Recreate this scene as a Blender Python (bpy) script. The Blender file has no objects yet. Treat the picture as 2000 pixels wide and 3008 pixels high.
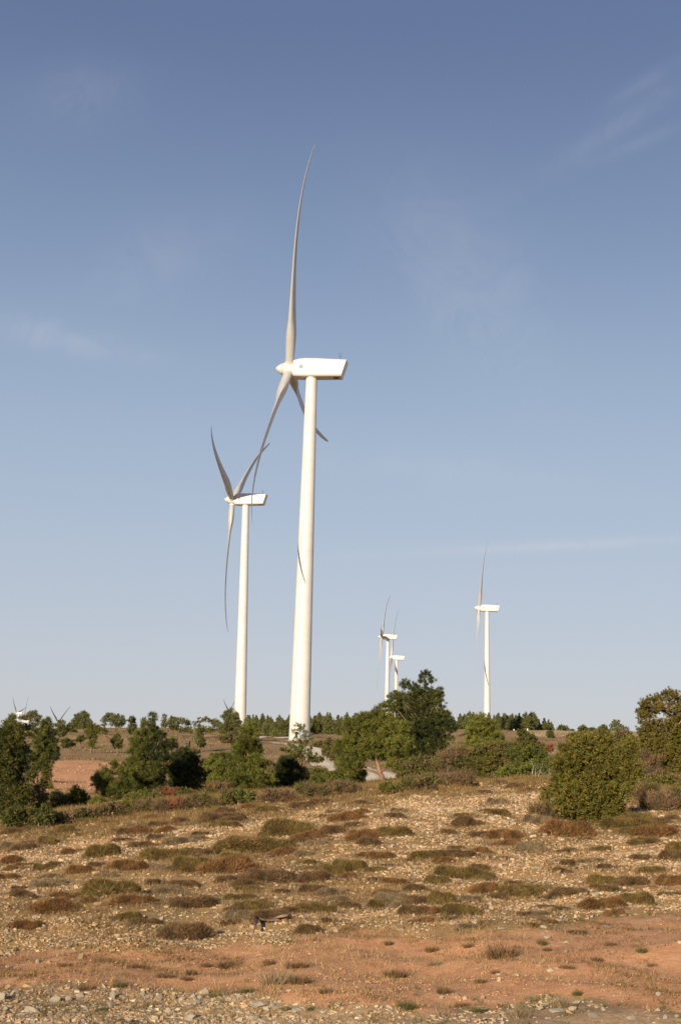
import bpy, math, random
import numpy as np
from mathutils import Vector, Matrix, Quaternion

SC = bpy.context.scene
COL = SC.collection
rad = math.radians
RNG = np.random.default_rng(11)

# ------------------------------------------------------------------ camera
F = 3800.0                      # focal length in photograph pixels (2000 x 3008)
RHO, VH, ZC = rad(1.35), 2290.0, 1.7
PITCH = math.atan((VH - 1504) / F * math.cos(RHO))
fw = np.array([0, math.cos(PITCH), math.sin(PITCH)])
up0 = np.array([0, -math.sin(PITCH), math.cos(PITCH)])
rt0 = np.array([1.0, 0, 0])
RT = rt0 * math.cos(RHO) + up0 * math.sin(RHO)
UP = -rt0 * math.sin(RHO) + up0 * math.cos(RHO)
CAM = np.array([0, 0, ZC])

cam_data = bpy.data.cameras.new('camera')
cam = bpy.data.objects.new('camera', cam_data)
COL.objects.link(cam)
cam_data.sensor_fit = 'VERTICAL'
cam_data.sensor_height = 24.0
cam_data.lens = F / 3008 * 24.0
cam_data.clip_start = 0.1
cam_data.clip_end = 20000
M = Matrix.Identity(4)
for i in range(3):
    M[i][0], M[i][1], M[i][2], M[i][3] = RT[i], UP[i], -fw[i], CAM[i]
cam.matrix_world = M
SC.camera = cam

# ------------------------------------------------------------------ sky, sun, exposure
SUN_AZ, SUN_EL = rad(22.5), rad(16.5)      # the sun stands behind the camera, to its left
SKY_STRENGTH, SUN_STRENGTH, EXPOSURE = 0.09, 4.8, 0.42
world = bpy.data.worlds.new('World')
SC.world = world
world.use_nodes = True
wn, wl = world.node_tree.nodes, world.node_tree.links
wn.clear()
w_out = wn.new('ShaderNodeOutputWorld')
w_bg = wn.new('ShaderNodeBackground')
w_bg.inputs['Strength'].default_value = SKY_STRENGTH
sky = wn.new('ShaderNodeTexSky')
sky.sky_type = 'NISHITA'
sky.sun_disc = False
sky.sun_elevation = SUN_EL
sky.sun_rotation = math.pi + SUN_AZ
sky.altitude = 1000
sky.air_density = 1.0
sky.dust_density = 1.2
sky.ozone_density = 1.4
hsv = wn.new('ShaderNodeHueSaturation')
hsv.inputs['Saturation'].default_value = 0.86
wl.new(sky.outputs[0], hsv.inputs['Color'])
# thin cirrus: stretched noise over the direction
tc = wn.new('ShaderNodeTexCoord')
mp = wn.new('ShaderNodeMapping')
mp.inputs['Rotation'].default_value = (0, rad(-9), 0)
mp.inputs['Location'].default_value = (3.1, 0.4, 1.7)
mp.inputs['Scale'].default_value = (2.2, 2.2, 13.0)
wl.new(tc.outputs['Generated'], mp.inputs['Vector'])
nz = wn.new('ShaderNodeTexNoise')
nz.inputs['Scale'].default_value = 1.6
nz.inputs['Detail'].default_value = 7
nz.inputs['Roughness'].default_value = 0.62
nz.inputs['Distortion'].default_value = 0.5
wl.new(mp.outputs[0], nz.inputs['Vector'])
cr = wn.new('ShaderNodeValToRGB')
cr.color_ramp.elements[0].position = 0.55
cr.color_ramp.elements[0].color = (0, 0, 0, 1)
cr.color_ramp.elements[1].position = 0.85
cr.color_ramp.elements[1].color = (0.15, 0.15, 0.15, 1)
wl.new(nz.outputs[0], cr.inputs[0])
def sky_dir(u, v):
    d = fw + RT * ((u - 1000) / F) + UP * ((1504 - v) / F)
    return d / np.linalg.norm(d)
def w_math(op, *ins):
    n = wn.new('ShaderNodeMath')
    n.operation = op
    for i, q in enumerate(ins):
        if hasattr(q, 'links'): wl.new(q, n.inputs[i])
        else: n.inputs[i].default_value = q
    return n.outputs[0]
def w_dot(vec, off):
    n = wn.new('ShaderNodeVectorMath')
    n.operation = 'DOT_PRODUCT'
    wl.new(tc.outputs['Generated'], n.inputs[0])
    n.inputs[1].default_value = [float(q) for q in vec]
    return w_math('SUBTRACT', n.outputs['Value'], float(off))
veil = 0.0
for (u1, v1, u2, v2, wid, amp) in ((1620, 500, 2020, 235, 30, .10), (1760, 470, 2020, 360, 18, .09), (1800, 300, 2010, 170, 22, .08), (-60, 945, 460, 1050, 46, .20), (1080, 1632, 2080, 1580, 15, .30),
                                   (1180, 560, 1560, 1080, 170, .14), (260, 820, 700, 700, 110, .10), (900, 1330, 1700, 1420, 60, .12), (60, 300, 400, 260, 80, .10)):
    d1, d2 = sky_dir(u1, v1), sky_dir(u2, v2)
    mid_ = (d1 + d2) / 2
    al = (d2 - d1) / np.linalg.norm(d2 - d1)
    pe = np.cross(mid_, al)
    pe /= np.linalg.norm(pe)
    p_ = w_math('DIVIDE', w_dot(pe, pe @ mid_), wid / F)
    q_ = w_math('DIVIDE', w_dot(al, al @ mid_), float(np.linalg.norm(d2 - d1)) * .55)
    e_ = w_math('ADD', w_math('MULTIPLY', p_, p_), w_math('MULTIPLY', q_, q_))
    g_ = w_math('MULTIPLY', w_math('POWER', 2.718, w_math('MULTIPLY', e_, -1.0)), amp)
    veil = w_math('ADD', g_, veil)
nz2 = wn.new('ShaderNodeTexNoise')
nz2.inputs['Scale'].default_value = 22
nz2.inputs['Detail'].default_value = 8
nz2.inputs['Roughness'].default_value = .6
nz2.inputs['Distortion'].default_value = 1.2
wl.new(tc.outputs['Generated'], nz2.inputs['Vector'])
fib = w_math('MULTIPLY_ADD', nz2.outputs[0], 2.2, -.45)
fib = w_math('MAXIMUM', fib, 0.08)
veil = w_math('MULTIPLY', veil, fib)
veil = w_math('MINIMUM', veil, .6)
mx = wn.new('ShaderNodeMixRGB')
mx.inputs[2].default_value = (5.6, 5.5, 5.8, 1)
wl.new(veil, mx.inputs[0])
wl.new(hsv.outputs[0], mx.inputs[1])
# hazy gradient of the air over the plateau, by elevation, laid over the physical sky
sep = wn.new('ShaderNodeSeparateXYZ')
wl.new(tc.outputs['Generated'], sep.inputs[0])
gr = wn.new('ShaderNodeValToRGB')
gr.color_ramp.interpolation = 'B_SPLINE'
stops = [(0, (.548, .538, .572)), (.05, (.545, .546, .590)), (.11, (.505, .540, .618)), (.19, (.436, .514, .630)), (.29, (.342, .440, .590)),
         (.39, (.228, .312, .478)), (.53, (.120, .172, .328)), (.85, (.078, .116, .250))]
e = gr.color_ramp.elements
while len(e) < len(stops):
    e.new(.5)
GAIN = 1.0 / (SKY_STRENGTH * 2 ** EXPOSURE)
for q, (p_, c_) in zip(e, stops):
    q.position = max(p_, 0)
    q.color = (c_[0], c_[1], c_[2], 1)
wl.new(sep.outputs['Z'], gr.inputs[0])
gain = wn.new('ShaderNodeMixRGB')
gain.blend_type = 'MULTIPLY'
gain.inputs[0].default_value = 1.0
gain.inputs[2].default_value = (GAIN, GAIN, GAIN, 1)
wl.new(gr.outputs[0], gain.inputs[1])
sm = wn.new('ShaderNodeMixRGB')
sm.inputs[0].default_value = 0.85
wl.new(hsv.outputs[0], sm.inputs[1])
wl.new(gain.outputs[0], sm.inputs[2])
wl.new(sm.outputs[0], mx.inputs[1])
wl.new(mx.outputs[0], w_bg.inputs['Color'])
wl.new(w_bg.outputs[0], w_out.inputs['Surface'])

sun_data = bpy.data.lights.new('sun', 'SUN')
sun_data.energy = SUN_STRENGTH
sun_data.angle = rad(0.53)
sun_data.color = (1.0, 0.84, 0.63)
sun = bpy.data.objects.new('sun', sun_data)
COL.objects.link(sun)
LDIR = Vector((math.sin(SUN_AZ) * math.cos(SUN_EL), math.cos(SUN_AZ) * math.cos(SUN_EL), -math.sin(SUN_EL)))
sun.rotation_euler = LDIR.to_track_quat('-Z', 'Y').to_euler()
sun.location = (-40, -80, 60)

vs = SC.view_settings
vs.view_transform = 'Standard'
vs.look = 'None'
vs.gamma = 1
vs.exposure = EXPOSURE
vs.use_curve_mapping = False

# ------------------------------------------------------------------ survey: image bearings to world points
def ray(u, v):
    return fw + RT * ((u - 1000) / F) + UP * ((1504 - v) / F)

def at(u, v, Y):
    d = ray(u, v)
    return CAM + d * (Y / d[1])

def project(P):
    d = np.asarray(P, float) - CAM
    z = d @ fw
    return 1000 + F * (d @ RT) / z, 1504 - F * (d @ UP) / z

CROP = {'1': (0, 1950, 2.24), '2': (600, 1950, 2.24), '3': (1300, 1950, 2.24), '4': (0, 2400, 1.568),
        '5': (1000, 2400, 1.568), '6': (0, 2050, 5.227), 'A': (0, 2020, 5.6), 'B': (280, 2020, 5.6),
        'C': (560, 2020, 5.6), 'D': (780, 2080, 4.612), 'E': (1400, 2050, 3.92), 's': (0, 0, 1)}

def px(c, x, y):
    ox, oy, k = CROP[c]
    return ox + x / k, oy + y / k

# ------------------------------------------------------------------ terrain: survey table of heights
def hz(u):
    return VH + 0.0236 * (u - 1000)

US = np.array([-900, 0, 250, 500, 750, 1000, 1250, 1500, 1750, 2000, 2900.])
SS = (US - 1000) / F / math.cos(PITCH) * 1.0
rowsV = {   # distance: image height at which the ground is seen along each bearing
    9:   [3030, 3020, 3015, 3012, 3009, 3007, 3006, 3005, 3005, 3005, 3008],
    13:  [2780, 2755, 2746, 2738, 2731, 2726, 2722, 2719, 2718, 2718, 2722],
    18:  [2640, 2600, 2588, 2575, 2563, 2554, 2546, 2540, 2538, 2538, 2545],
    25:  [2560, 2500, 2480, 2462, 2445, 2430, 2418, 2412, 2412, 2415, 2425],
    35:  [2490, 2440, 2415, 2385, 2358, 2338, 2324, 2314, 2322, 2337, 2350],
    50:  [2460, 2415, 2395, 2370, 2350, 2330, 2308, 2296, 2300, 2316, 2330],
    64:  [2440, 2400, 2372, 2350, 2335, 2320, 2302, 2292, 2296, 2308, 2325],
    80:  [2405, 2372, 2352, 2338, 2326, 2312, 2294, 2284, 2288, 2300, 2320],
    100: [2365, 2322, 2320, 2312, 2305, 2290, 2272, 2264, 2266, 2276, 2298],
    150: [2255, 2214, 2213, 2218, 2228, 2240, 2237, 2234, 2236, 2242, 2258],
    200: [2175, 2170, 2170, 2178, 2196, 2215, 2212, 2208, 2209, 2216, 2236],
    250: [2142, 2143, 2140, 2146, 2168, 2188, 2190, 2188, 2188, 2196, 2214],
    300: [2134, 2139, 2136, 2140, 2154, 2172, 2173, 2170, 2171, 2180, 2202],
    400: [2140, 2147, 2143, 2143, 2145, 2150, 2150, 2150, 2155, 2164, 2192],
    500: [2150, 2153, 2150, 2148, 2143, 2138, 2136, 2143, 2152, 2159, 2186],
    650: [2158, 2160, 2157, 2154, 2148, 2138, 2138, 2150, 2162, 2170, 2194],
    900: [2170, 2176, 2176, 2176, 2176, 2176, 2178, 2182, 2184, 2188, 2206],
    1300: [2180, 2188, 2188, 2188, 2188, 2188, 2190, 2192, 2194, 2198, 2214],
    2500: [2196, 2204, 2204, 2202, 2200, 2200, 2200, 2200, 2200, 2202, 2220],
    5000: [2190, 2196, 2196, 2196, 2196, 2196, 2196, 2196, 2196, 2198, 2214]}
tabY, tabZ = [], []
r9 = np.array([at(u, v, 9.0)[2] for u, v in zip(US, [3030, 3020, 3015, 3012, 3009, 3007, 3006, 3005, 3005, 3005, 3008])])
for Y in (4, 6.5):
    tabY.append(Y)
    tabZ.append(r9 * Y / 9.0)
for Y in sorted(rowsV):
    tabY.append(Y)
    tabZ.append(np.array([at(u, v, Y)[2] for u, v in zip(US, rowsV[Y])]))
tabZ = np.array(tabZ)
LY = np.log(np.array(tabY, float))
NL, NS = 260, 160
gl = np.linspace(LY[0], LY[-1], NL)
gs = np.linspace(SS[0], SS[-1], NS)
tmp = np.array([np.interp(gs, SS, r) for r in tabZ])
ZG = np.array([np.interp(gl, LY, tmp[:, j]) for j in range(NS)]).T
def blur(A, ax, n):
    k = np.exp(-0.5 * (np.arange(-3 * n, 3 * n + 1) / n) ** 2)
    k /= k.sum()
    pad = [(0, 0), (0, 0)]
    pad[ax] = (3 * n, 3 * n)
    B = np.pad(A, pad, mode='edge')
    return np.apply_along_axis(lambda r: np.convolve(r, k, 'valid'), ax, B)
ZG = blur(blur(ZG, 0, 3), 1, 7)

_w = np.random.default_rng(5)
WAVES = [(_w.normal(size=2) * f, _w.uniform(0, 6.28), a) for f, a, n in
         ((2.2, .012, 6), (.9, .028, 6), (.35, .05, 5)) for _ in range(n)]
_wn = np.random.default_rng(6)
WNEAR = [(_wn.normal(size=2) * f, _wn.uniform(0, 6.28), a) for f, a, n in ((4.5, .008, 6), (9.0, .0045, 7)) for _ in range(n)]
WFAR = [(_w.normal(size=2) * f, _w.uniform(0, 6.28), a) for f, a, n in ((.12, .16, 5), (.04, .35, 4)) for _ in range(n)]

def ground_z(x, y):
    x, y = np.asarray(x, float), np.asarray(y, float)
    Yc = np.clip(y, 4.0, 4990.0)
    s = np.clip(x / np.maximum(Yc, 8.0), gs[0], gs[-1])
    a = (np.log(Yc) - gl[0]) / (gl[1] - gl[0])
    b = (s - gs[0]) / (gs[1] - gs[0])
    i = np.clip(a.astype(int), 0, NL - 2)
    j = np.clip(b.astype(int), 0, NS - 2)
    a, b = a - i, b - j
    z = (ZG[i, j] * (1 - a) + ZG[i + 1, j] * a) * (1 - b) + (ZG[i, j + 1] * (1 - a) + ZG[i + 1, j + 1] * a) * b
    n = 0
    for w, p, am in WAVES:
        n = n + am * np.sin(w[0] * x + w[1] * y + p)
    m = 0
    for w, p, am in WFAR:
        m = m + am * np.sin(w[0] * x + w[1] * y + p)
    r = 0
    for w, p, am in WNEAR:
        r = r + am * np.sin(w[0] * x + w[1] * y + p)
    n = n + r * np.clip((32 - Yc) / 12, 0, 1)
    t = np.clip((Yc - 45) / 120, 0, 1)
    return z + n * (1 - 0.3 * t) + m * t * 0.8

def hit(u, v, y0=5.0, y1=700.0):
    """the first ground point seen along an image bearing"""
    ys = np.exp(np.linspace(math.log(y0), math.log(y1), 900))
    d = ray(u, v)
    P = CAM[None] + d[None] * (ys / d[1])[:, None]
    g = ground_z(P[:, 0], P[:, 1])
    below = np.nonzero(P[:, 2] <= g)[0]
    if not len(below):
        return np.array([P[-1, 0], P[-1, 1], g[-1]])
    k = below[0]
    return np.array([P[k, 0], P[k, 1], g[k]])

# ------------------------------------------------------------------ helpers: objects, meshes
def tag(o, label=None, cat=None, group=None, kind=None):
    if label: o['label'] = label
    if cat: o['category'] = cat
    if group: o['group'] = group
    if kind: o['kind'] = kind
    return o

def empty(name, loc):
    o = bpy.data.objects.new(name, None)
    o.empty_display_size = 0.3
    o.location = Vector([float(q) for q in loc])
    COL.objects.link(o)
    return o

def link(name, me, parent=None, loc=None):
    o = bpy.data.objects.new(name, me)
    COL.objects.link(o)
    if parent is not None:
        o.parent = parent
    if loc is not None:
        o.location = Vector([float(q) for q in loc])
    return o

def fast_mesh(name, V, idx, nper, mats, colors=None, mat_idx=None, smooth=False):
    """V (n,3); idx flat vertex indices; nper = corners per face (int)"""
    V = np.ascontiguousarray(V, np.float32).reshape(-1, 3)
    idx = np.ascontiguousarray(idx, np.int32).ravel()
    nf = len(idx) // nper
    me = bpy.data.meshes.new(name)
    me.vertices.add(len(V))
    me.vertices.foreach_set('co', V.ravel())
    me.loops.add(len(idx))
    me.loops.foreach_set('vertex_index', idx)
    me.polygons.add(nf)
    me.polygons.foreach_set('loop_start', np.arange(nf, dtype=np.int32) * nper)
    me.polygons.foreach_set('loop_total', np.full(nf, nper, np.int32))
    if mat_idx is not None:
        me.polygons.foreach_set('material_index', np.ascontiguousarray(mat_idx, np.int32))
    me.polygons.foreach_set('use_smooth', np.full(nf, smooth, bool))
    if colors is not None:
        at_ = me.attributes.new('tint', 'FLOAT_COLOR', 'POINT')
        c = np.ones((len(V), 4), np.float32)
        c[:, :3] = colors
        at_.data.foreach_set('color', c.ravel())
    for m in mats:
        me.materials.append(m)
    me.update(calc_edges=True)
    me.validate()
    return me

class MB:
    """collects quads/tris given as vertex blocks"""
    def __init__(s):
        s.v, s.f, s.m = [], [], []
    def add(s, V, faces, m=0):
        o = len(s.v)
        s.v += [tuple(map(float, p)) for p in V]
        s.f += [tuple(o + i for i in f) for f in faces]
        s.m += [m] * len(faces)
    def rings(s, rings, caps=(True, True), m=0):
        n = len(rings[0])
        V = [p for r in rings for p in r]
        fs = []
        for k in range(len(rings) - 1):
            for i in range(n):
                j = (i + 1) % n
                fs.append((k * n + i, k * n + j, (k + 1) * n + j, (k + 1) * n + i))
        if caps[0]: fs.append(tuple(range(n - 1, -1, -1)))
        if caps[1]: fs.append(tuple((len(rings) - 1) * n + i for i in range(n)))
        s.add(V, fs, m)
    def tube(s, pts, radii, n=7, m=0):
        pts = [Vector([float(q) for q in p]) for p in pts]
        rs = []
        for k, p in enumerate(pts):
            d = (pts[min(k + 1, len(pts) - 1)] - pts[max(k - 1, 0)])
            if d.length < 1e-6: d = Vector((0, 0, 1))
            d.normalize()
            a = d.cross(Vector((0.31, 0.95, 0.1)))
            if a.length < 1e-3: a = d.cross(Vector((1, 0, 0)))
            a.normalize()
            b = d.cross(a)
            rs.append([p + (a * math.cos(t) + b * math.sin(t)) * radii[k] for t in [2 * math.pi * i / n for i in range(n)]])
        s.rings(rs, m=m)
    def box(s, c, h, m=0):
        x, y, z = c
        a, b, d = h
        V = [(x + i * a, y + j * b, z + k * d) for i in (-1, 1) for j in (-1, 1) for k in (-1, 1)]
        s.add(V, [(0, 1, 3, 2), (4, 6, 7, 5), (0, 4, 5, 1), (2, 3, 7, 6), (0, 2, 6, 4), (1, 5, 7, 3)], m)
    def mesh(s, name, mats, smooth=False, angle=None):
        me = bpy.data.meshes.new(name)
        me.from_pydata(s.v, [], s.f)
        me.polygons.foreach_set('material_index', np.array(s.m, np.int32))
        if smooth:
            me.polygons.foreach_set('use_smooth', np.ones(len(s.f), bool))
        for m in mats:
            me.materials.append(m)
        me.update()
        if smooth and angle:
            me.set_sharp_from_angle(angle=rad(angle))
        return me

# ------------------------------------------------------------------ materials
def mat(name, base=(.5, .5, .5), rough=.9, spec=.2):
    m = bpy.data.materials.new(name)
    m.use_nodes = True
    b = m.node_tree.nodes['Principled BSDF']
    b.inputs['Base Color'].default_value = (*base, 1)
    b.inputs['Roughness'].default_value = rough
    b.inputs['Specular IOR Level'].default_value = spec
    return m

def N(m, t, **kw):
    n = m.node_tree.nodes.new(t)
    for k, v in kw.items():
        n.inputs[k].default_value = v
    return n

def L(m, a, b):
    m.node_tree.links.new(a, b)

def noisy(name, c1, c2, scale, rough=.85, spec=.2, bump=0.0, detail=6):
    m = mat(name, c1, rough, spec)
    b = m.node_tree.nodes['Principled BSDF']
    tcn = N(m, 'ShaderNodeTexCoord')
    n = N(m, 'ShaderNodeTexNoise', Scale=scale, Detail=detail, Roughness=.6)
    L(m, tcn.outputs['Object'], n.inputs['Vector'])
    r = N(m, 'ShaderNodeValToRGB')
    r.color_ramp.elements[0].position, r.color_ramp.elements[1].position = .35, .68
    r.color_ramp.elements[0].color, r.color_ramp.elements[1].color = (*c1, 1), (*c2, 1)
    L(m, n.outputs[0], r.inputs[0])
    L(m, r.outputs[0], b.inputs['Base Color'])
    if bump:
        bp = N(m, 'ShaderNodeBump', Strength=.8, Distance=bump)
        L(m, n.outputs[0], bp.inputs['Height'])
        L(m, bp.outputs[0], b.inputs['Normal'])
    return m

def leafy(name, base, rough=.7, spec=.25, transl=0.18):
    """leaf colour times the per-leaf variation stored on the mesh"""
    m = mat(name, base, rough, spec)
    nt = m.node_tree
    b = nt.nodes['Principled BSDF']
    a = nt.nodes.new('ShaderNodeAttribute')
    a.attribute_name = 'tint'
    mu = nt.nodes.new('ShaderNodeMixRGB')
    mu.blend_type = 'MULTIPLY'
    mu.inputs[0].default_value = 1
    mu.inputs[1].default_value = (*base, 1)
    L(m, a.outputs['Color'], mu.inputs[2])
    L(m, mu.outputs[0], b.inputs['Base Color'])
    if transl:
        tr = nt.nodes.new('ShaderNodeBsdfTranslucent')
        L(m, mu.outputs[0], tr.inputs['Color'])
        ms = nt.nodes.new('ShaderNodeMixShader')
        ms.inputs[0].default_value = transl
        L(m, b.outputs[0], ms.inputs[1])
        L(m, tr.outputs[0], ms.inputs[2])
        L(m, ms.outputs[0], nt.nodes['Material Output'].inputs['Surface'])
    return m

WHITE = noisy('white_paint', (.60, .575, .535), (.66, .64, .60), .35, .42, .45)
BLADE = noisy('shade_greyed_blade_paint', (.43, .42, .405), (.47, .46, .445), .25, .40, .45)  # white paint greyed: the blades' shade is put into the colour
GREYP = mat('grey_vent', (.33, .31, .28), .6)
DARKM = mat('dark_metal', (.09, .09, .1), .5, .4)
BELLY = mat('underside_paint', (.40, .33, .27), .6)
DOORM = mat('door_paint', (.32, .38, .42), .5)
BARK = noisy('bark', (.14, .085, .055), (.30, .19, .12), 5, .95, .1, .02)
GREYW = noisy('weathered_wood', (.30, .25, .21), (.52, .45, .38), 7, .9, .1, .01)
DARKW = noisy('dark_wood', (.035, .028, .03), (.12, .09, .075), 8, .95, .1, .01)
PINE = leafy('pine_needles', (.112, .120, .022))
PINE_D = leafy('dark_pine_needles', (.044, .054, .015))  # darker copy; on the shaded pines it puts shade into the needles
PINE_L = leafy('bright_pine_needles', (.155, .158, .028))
PINE_FAR = leafy('far_pine_needles', (.150, .152, .056))  # lighter, bluer copy: distance haze put into the needle colour
JUNI = leafy('juniper_leaves', (.140, .124, .022))
JUNI_O = leafy('olive_juniper_leaves', (.158, .122, .029))
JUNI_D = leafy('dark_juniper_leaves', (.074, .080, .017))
SHRUB = leafy('shrub_leaves', (.140, .130, .036))
SHRUB_B = leafy('brown_shrub_twigs', (.190, .126, .064))
SHRUB_R = leafy('red_shrub_leaves', (.270, .085, .040))
SHRUB_G = leafy('green_shrub_leaves', (.125, .140, .028))
HEATH = [leafy('heath_rust', (.245, .132, .051)), leafy('heath_olive', (.205, .142, .046)),
         leafy('heath_brown', (.195, .120, .057)), leafy('heath_grey', (.290, .215, .120))]
STRAW = leafy('dry_grass', (.40, .265, .12))
GRASSG = leafy('green_grass', (.12, .115, .035))

def stone_mat(name, k=1.0):
    m = leafy(name, (k, k, k), .9, .15, 0)
    nt = m.node_tree
    b = nt.nodes['Principled BSDF']
    t = nt.nodes.new('ShaderNodeTexCoord')
    n = N(m, 'ShaderNodeTexNoise', Scale=22, Detail=6, Roughness=.65)
    L(m, t.outputs['Object'], n.inputs['Vector'])
    bp = N(m, 'ShaderNodeBump', Strength=.6, Distance=.02)
    L(m, n.outputs[0], bp.inputs['Height'])
    L(m, bp.outputs[0], b.inputs['Normal'])
    return m
STONE = stone_mat('limestone')

# ground
def ground_material():
    m = mat('hill_ground', (.3, .2, .12), .95, .08)
    nt = m.node_tree
    b = nt.nodes['Principled BSDF']
    geo = nt.nodes.new('ShaderNodeNewGeometry')
    def noise(scale, detail=6, rough=.6, dist=0):
        n = N(m, 'ShaderNodeTexNoise', Scale=scale, Detail=detail, Roughness=rough, Distortion=dist)
        L(m, geo.outputs['Position'], n.inputs['Vector'])
        return n.outputs[0]
    def ramp(src, stops):
        r = nt.nodes.new('ShaderNodeValToRGB')
        e = r.color_ramp.elements
        while len(e) < len(stops): e.new(.5)
        for q, (p, c) in zip(e, stops):
            q.position = p
            q.color = (*c, 1) if len(c) == 3 else c
        L(m, src, r.inputs[0])
        return r.outputs[0]
    def attr(n):
        a = nt.nodes.new('ShaderNodeAttribute')
        a.attribute_name = n
        return a.outputs['Fac']
    def math_(op, a, c):
        n = nt.nodes.new('ShaderNodeMath')
        n.operation = op
        n.use_clamp = op != 'MULTIPLY_ADD'
        for i, q in enumerate((a, c)):
            if hasattr(q, 'links'): L(m, q, n.inputs[i])
            else: n.inputs[i].default_value = q
        return n.outputs[0]
    def mix(f, a, c):
        n = nt.nodes.new('ShaderNodeMixRGB')
        L(m, f, n.inputs[0])
        for i, q in ((1, a), (2, c)):
            if hasattr(q, 'links'): L(m, q, n.inputs[i])
            else: n.inputs[i].default_value = (*q, 1)
        return n.outputs[0]
    fine, mid, big, patch = noise(26, 8, .7), noise(5, 7, .65), noise(.9, 6, .6), noise(.16, 5, .6)
    def masked(a, width=.35):   # a soft mask broken up by noise
        s = math_('ADD', math_('MULTIPLY', math_('SUBTRACT', mid, .5), 1.5), math_('MULTIPLY', math_('SUBTRACT', big, .5), 1.2))
        raw = nt.nodes.new('ShaderNodeMath'); raw.operation = 'SUBTRACT'
        L(m, mid, raw.inputs[0]); raw.inputs[1].default_value = .5
        raw2 = nt.nodes.new('ShaderNodeMath'); raw2.operation = 'MULTIPLY_ADD'
        L(m, raw.outputs[0], raw2.inputs[0]); raw2.inputs[1].default_value = 1.3
        L(m, a, raw2.inputs[2])
        return ramp(raw2.outputs[0], [(.5 - width / 2, (0, 0, 0)), (.5 + width / 2, (1, 1, 1))])
    stony = ramp(fine, [(.30, (.28, .165, .070)), (.46, (.40, .24, .10)), (.60, (.52, .33, .15)), (.75, (.44, .32, .18))])
    lichen = ramp(big, [(.42, (0, 0, 0)), (.60, (.7, .7, .7))])
    stony = mix(lichen, stony, ramp(mid, [(.35, (.24, .165, .065)), (.65, (.34, .225, .095))]))
    soil = ramp(mid, [(.28, (.47, .228, .108)), (.5, (.58, .300, .150)), (.72, (.64, .375, .205))])
    soil = mix(ramp(fine, [(.62, (0, 0, 0)), (.72, (.8, .8, .8))]), soil, (.66, .42, .23))
    soil = mix(ramp(big, [(.5, (0, 0, 0)), (.72, (.55, .55, .55))]), soil, (.36, .21, .095))
    grey = ramp(fine, [(.3, (.28, .180, .095)), (.52, (.42, .28, .155)), (.7, (.50, .39, .245))])
    scrub = ramp(mid, [(.30, (.19, .122, .058)), (.48, (.29, .19, .092)), (.66, (.38, .25, .125)), (.8, (.50, .34, .18))])
    scrub = mix(ramp(patch, [(.52, (0, 0, 0)), (.64, (.75, .75, .75))]), scrub, ramp(fine, [(.35, (.30, .20, .105)), (.65, (.47, .33, .18))]))
    pale = ramp(fine, [(.35, (.44, .31, .16)), (.65, (.58, .43, .25))])
    c = mix(masked(attr('scrub')), stony, scrub)
    c = mix(masked(attr('pale'), .3), c, pale)
    c = mix(masked(attr('soil'), .3), c, soil)
    c = mix(masked(attr('grey'), .3), c, grey)
    L(m, c, b.inputs['Base Color'])
    bp = N(m, 'ShaderNodeBump', Strength=.5, Distance=.018)
    L(m, fine, bp.inputs['Height'])
    bp2 = N(m, 'ShaderNodeBump', Strength=.4, Distance=.06)
    L(m, mid, bp2.inputs['Height'])
    L(m, bp.outputs[0], bp2.inputs['Normal'])
    L(m, bp2.outputs[0], b.inputs['Normal'])
    return m
GROUND = ground_material()

# ------------------------------------------------------------------ the ground sheet
def axis_y():
    ys = [-4000, -1500, -500, -150, -50, -15, 0, 3]
    y = 5.0
    while y < 6000:
        ys.append(y)
        y += max(0.10, 0.011 * y) if y < 700 else 0.05 * y
    return np.array(ys + [7500, 10000.])
def axis_x():
    xs, x = [0.0], 0.0
    while x < 6000:
        x += max(0.22, 0.012 * x) if x < 400 else 0.15 * x
        xs.append(x)
    xs = np.array(xs)
    return np.concatenate([-xs[:0:-1], xs])
gx, gy = axis_x(), axis_y()
GX, GY = np.meshgrid(gx, gy)
GZ = ground_z(GX, GY)
nx_, ny_ = len(gx), len(gy)
k = np.arange(nx_ * ny_).reshape(ny_, nx_)
quads = np.stack([k[:-1, :-1], k[:-1, 1:], k[1:, 1:], k[1:, :-1]], -1).reshape(-1, 4)
PV = np.stack([GX.ravel(), GY.ravel(), GZ.ravel()], -1)
g_me = fast_mesh('ground', PV, quads, 4, [GROUND], smooth=True)

SOIL_TOP = ([-600, 0, 250, 500, 750, 1000, 1300, 1500, 1750, 2000, 2600], [2830, 2815, 2805, 2788, 2762, 2742, 2748, 2728, 2712, 2700, 2690])
SOIL_BOT = ([-600, 0, 300, 600, 900, 1200, 1450, 1700, 2000, 2600], [2890, 2885, 2905, 2915, 2935, 2958, 2960, 2950, 2985, 3020])
CREST = ([-600, 0, 300, 600, 900, 1150, 1500, 1750, 2000, 2600], [2510, 2462, 2440, 2405, 2372, 2346, 2322, 2350, 2385, 2400])

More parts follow.
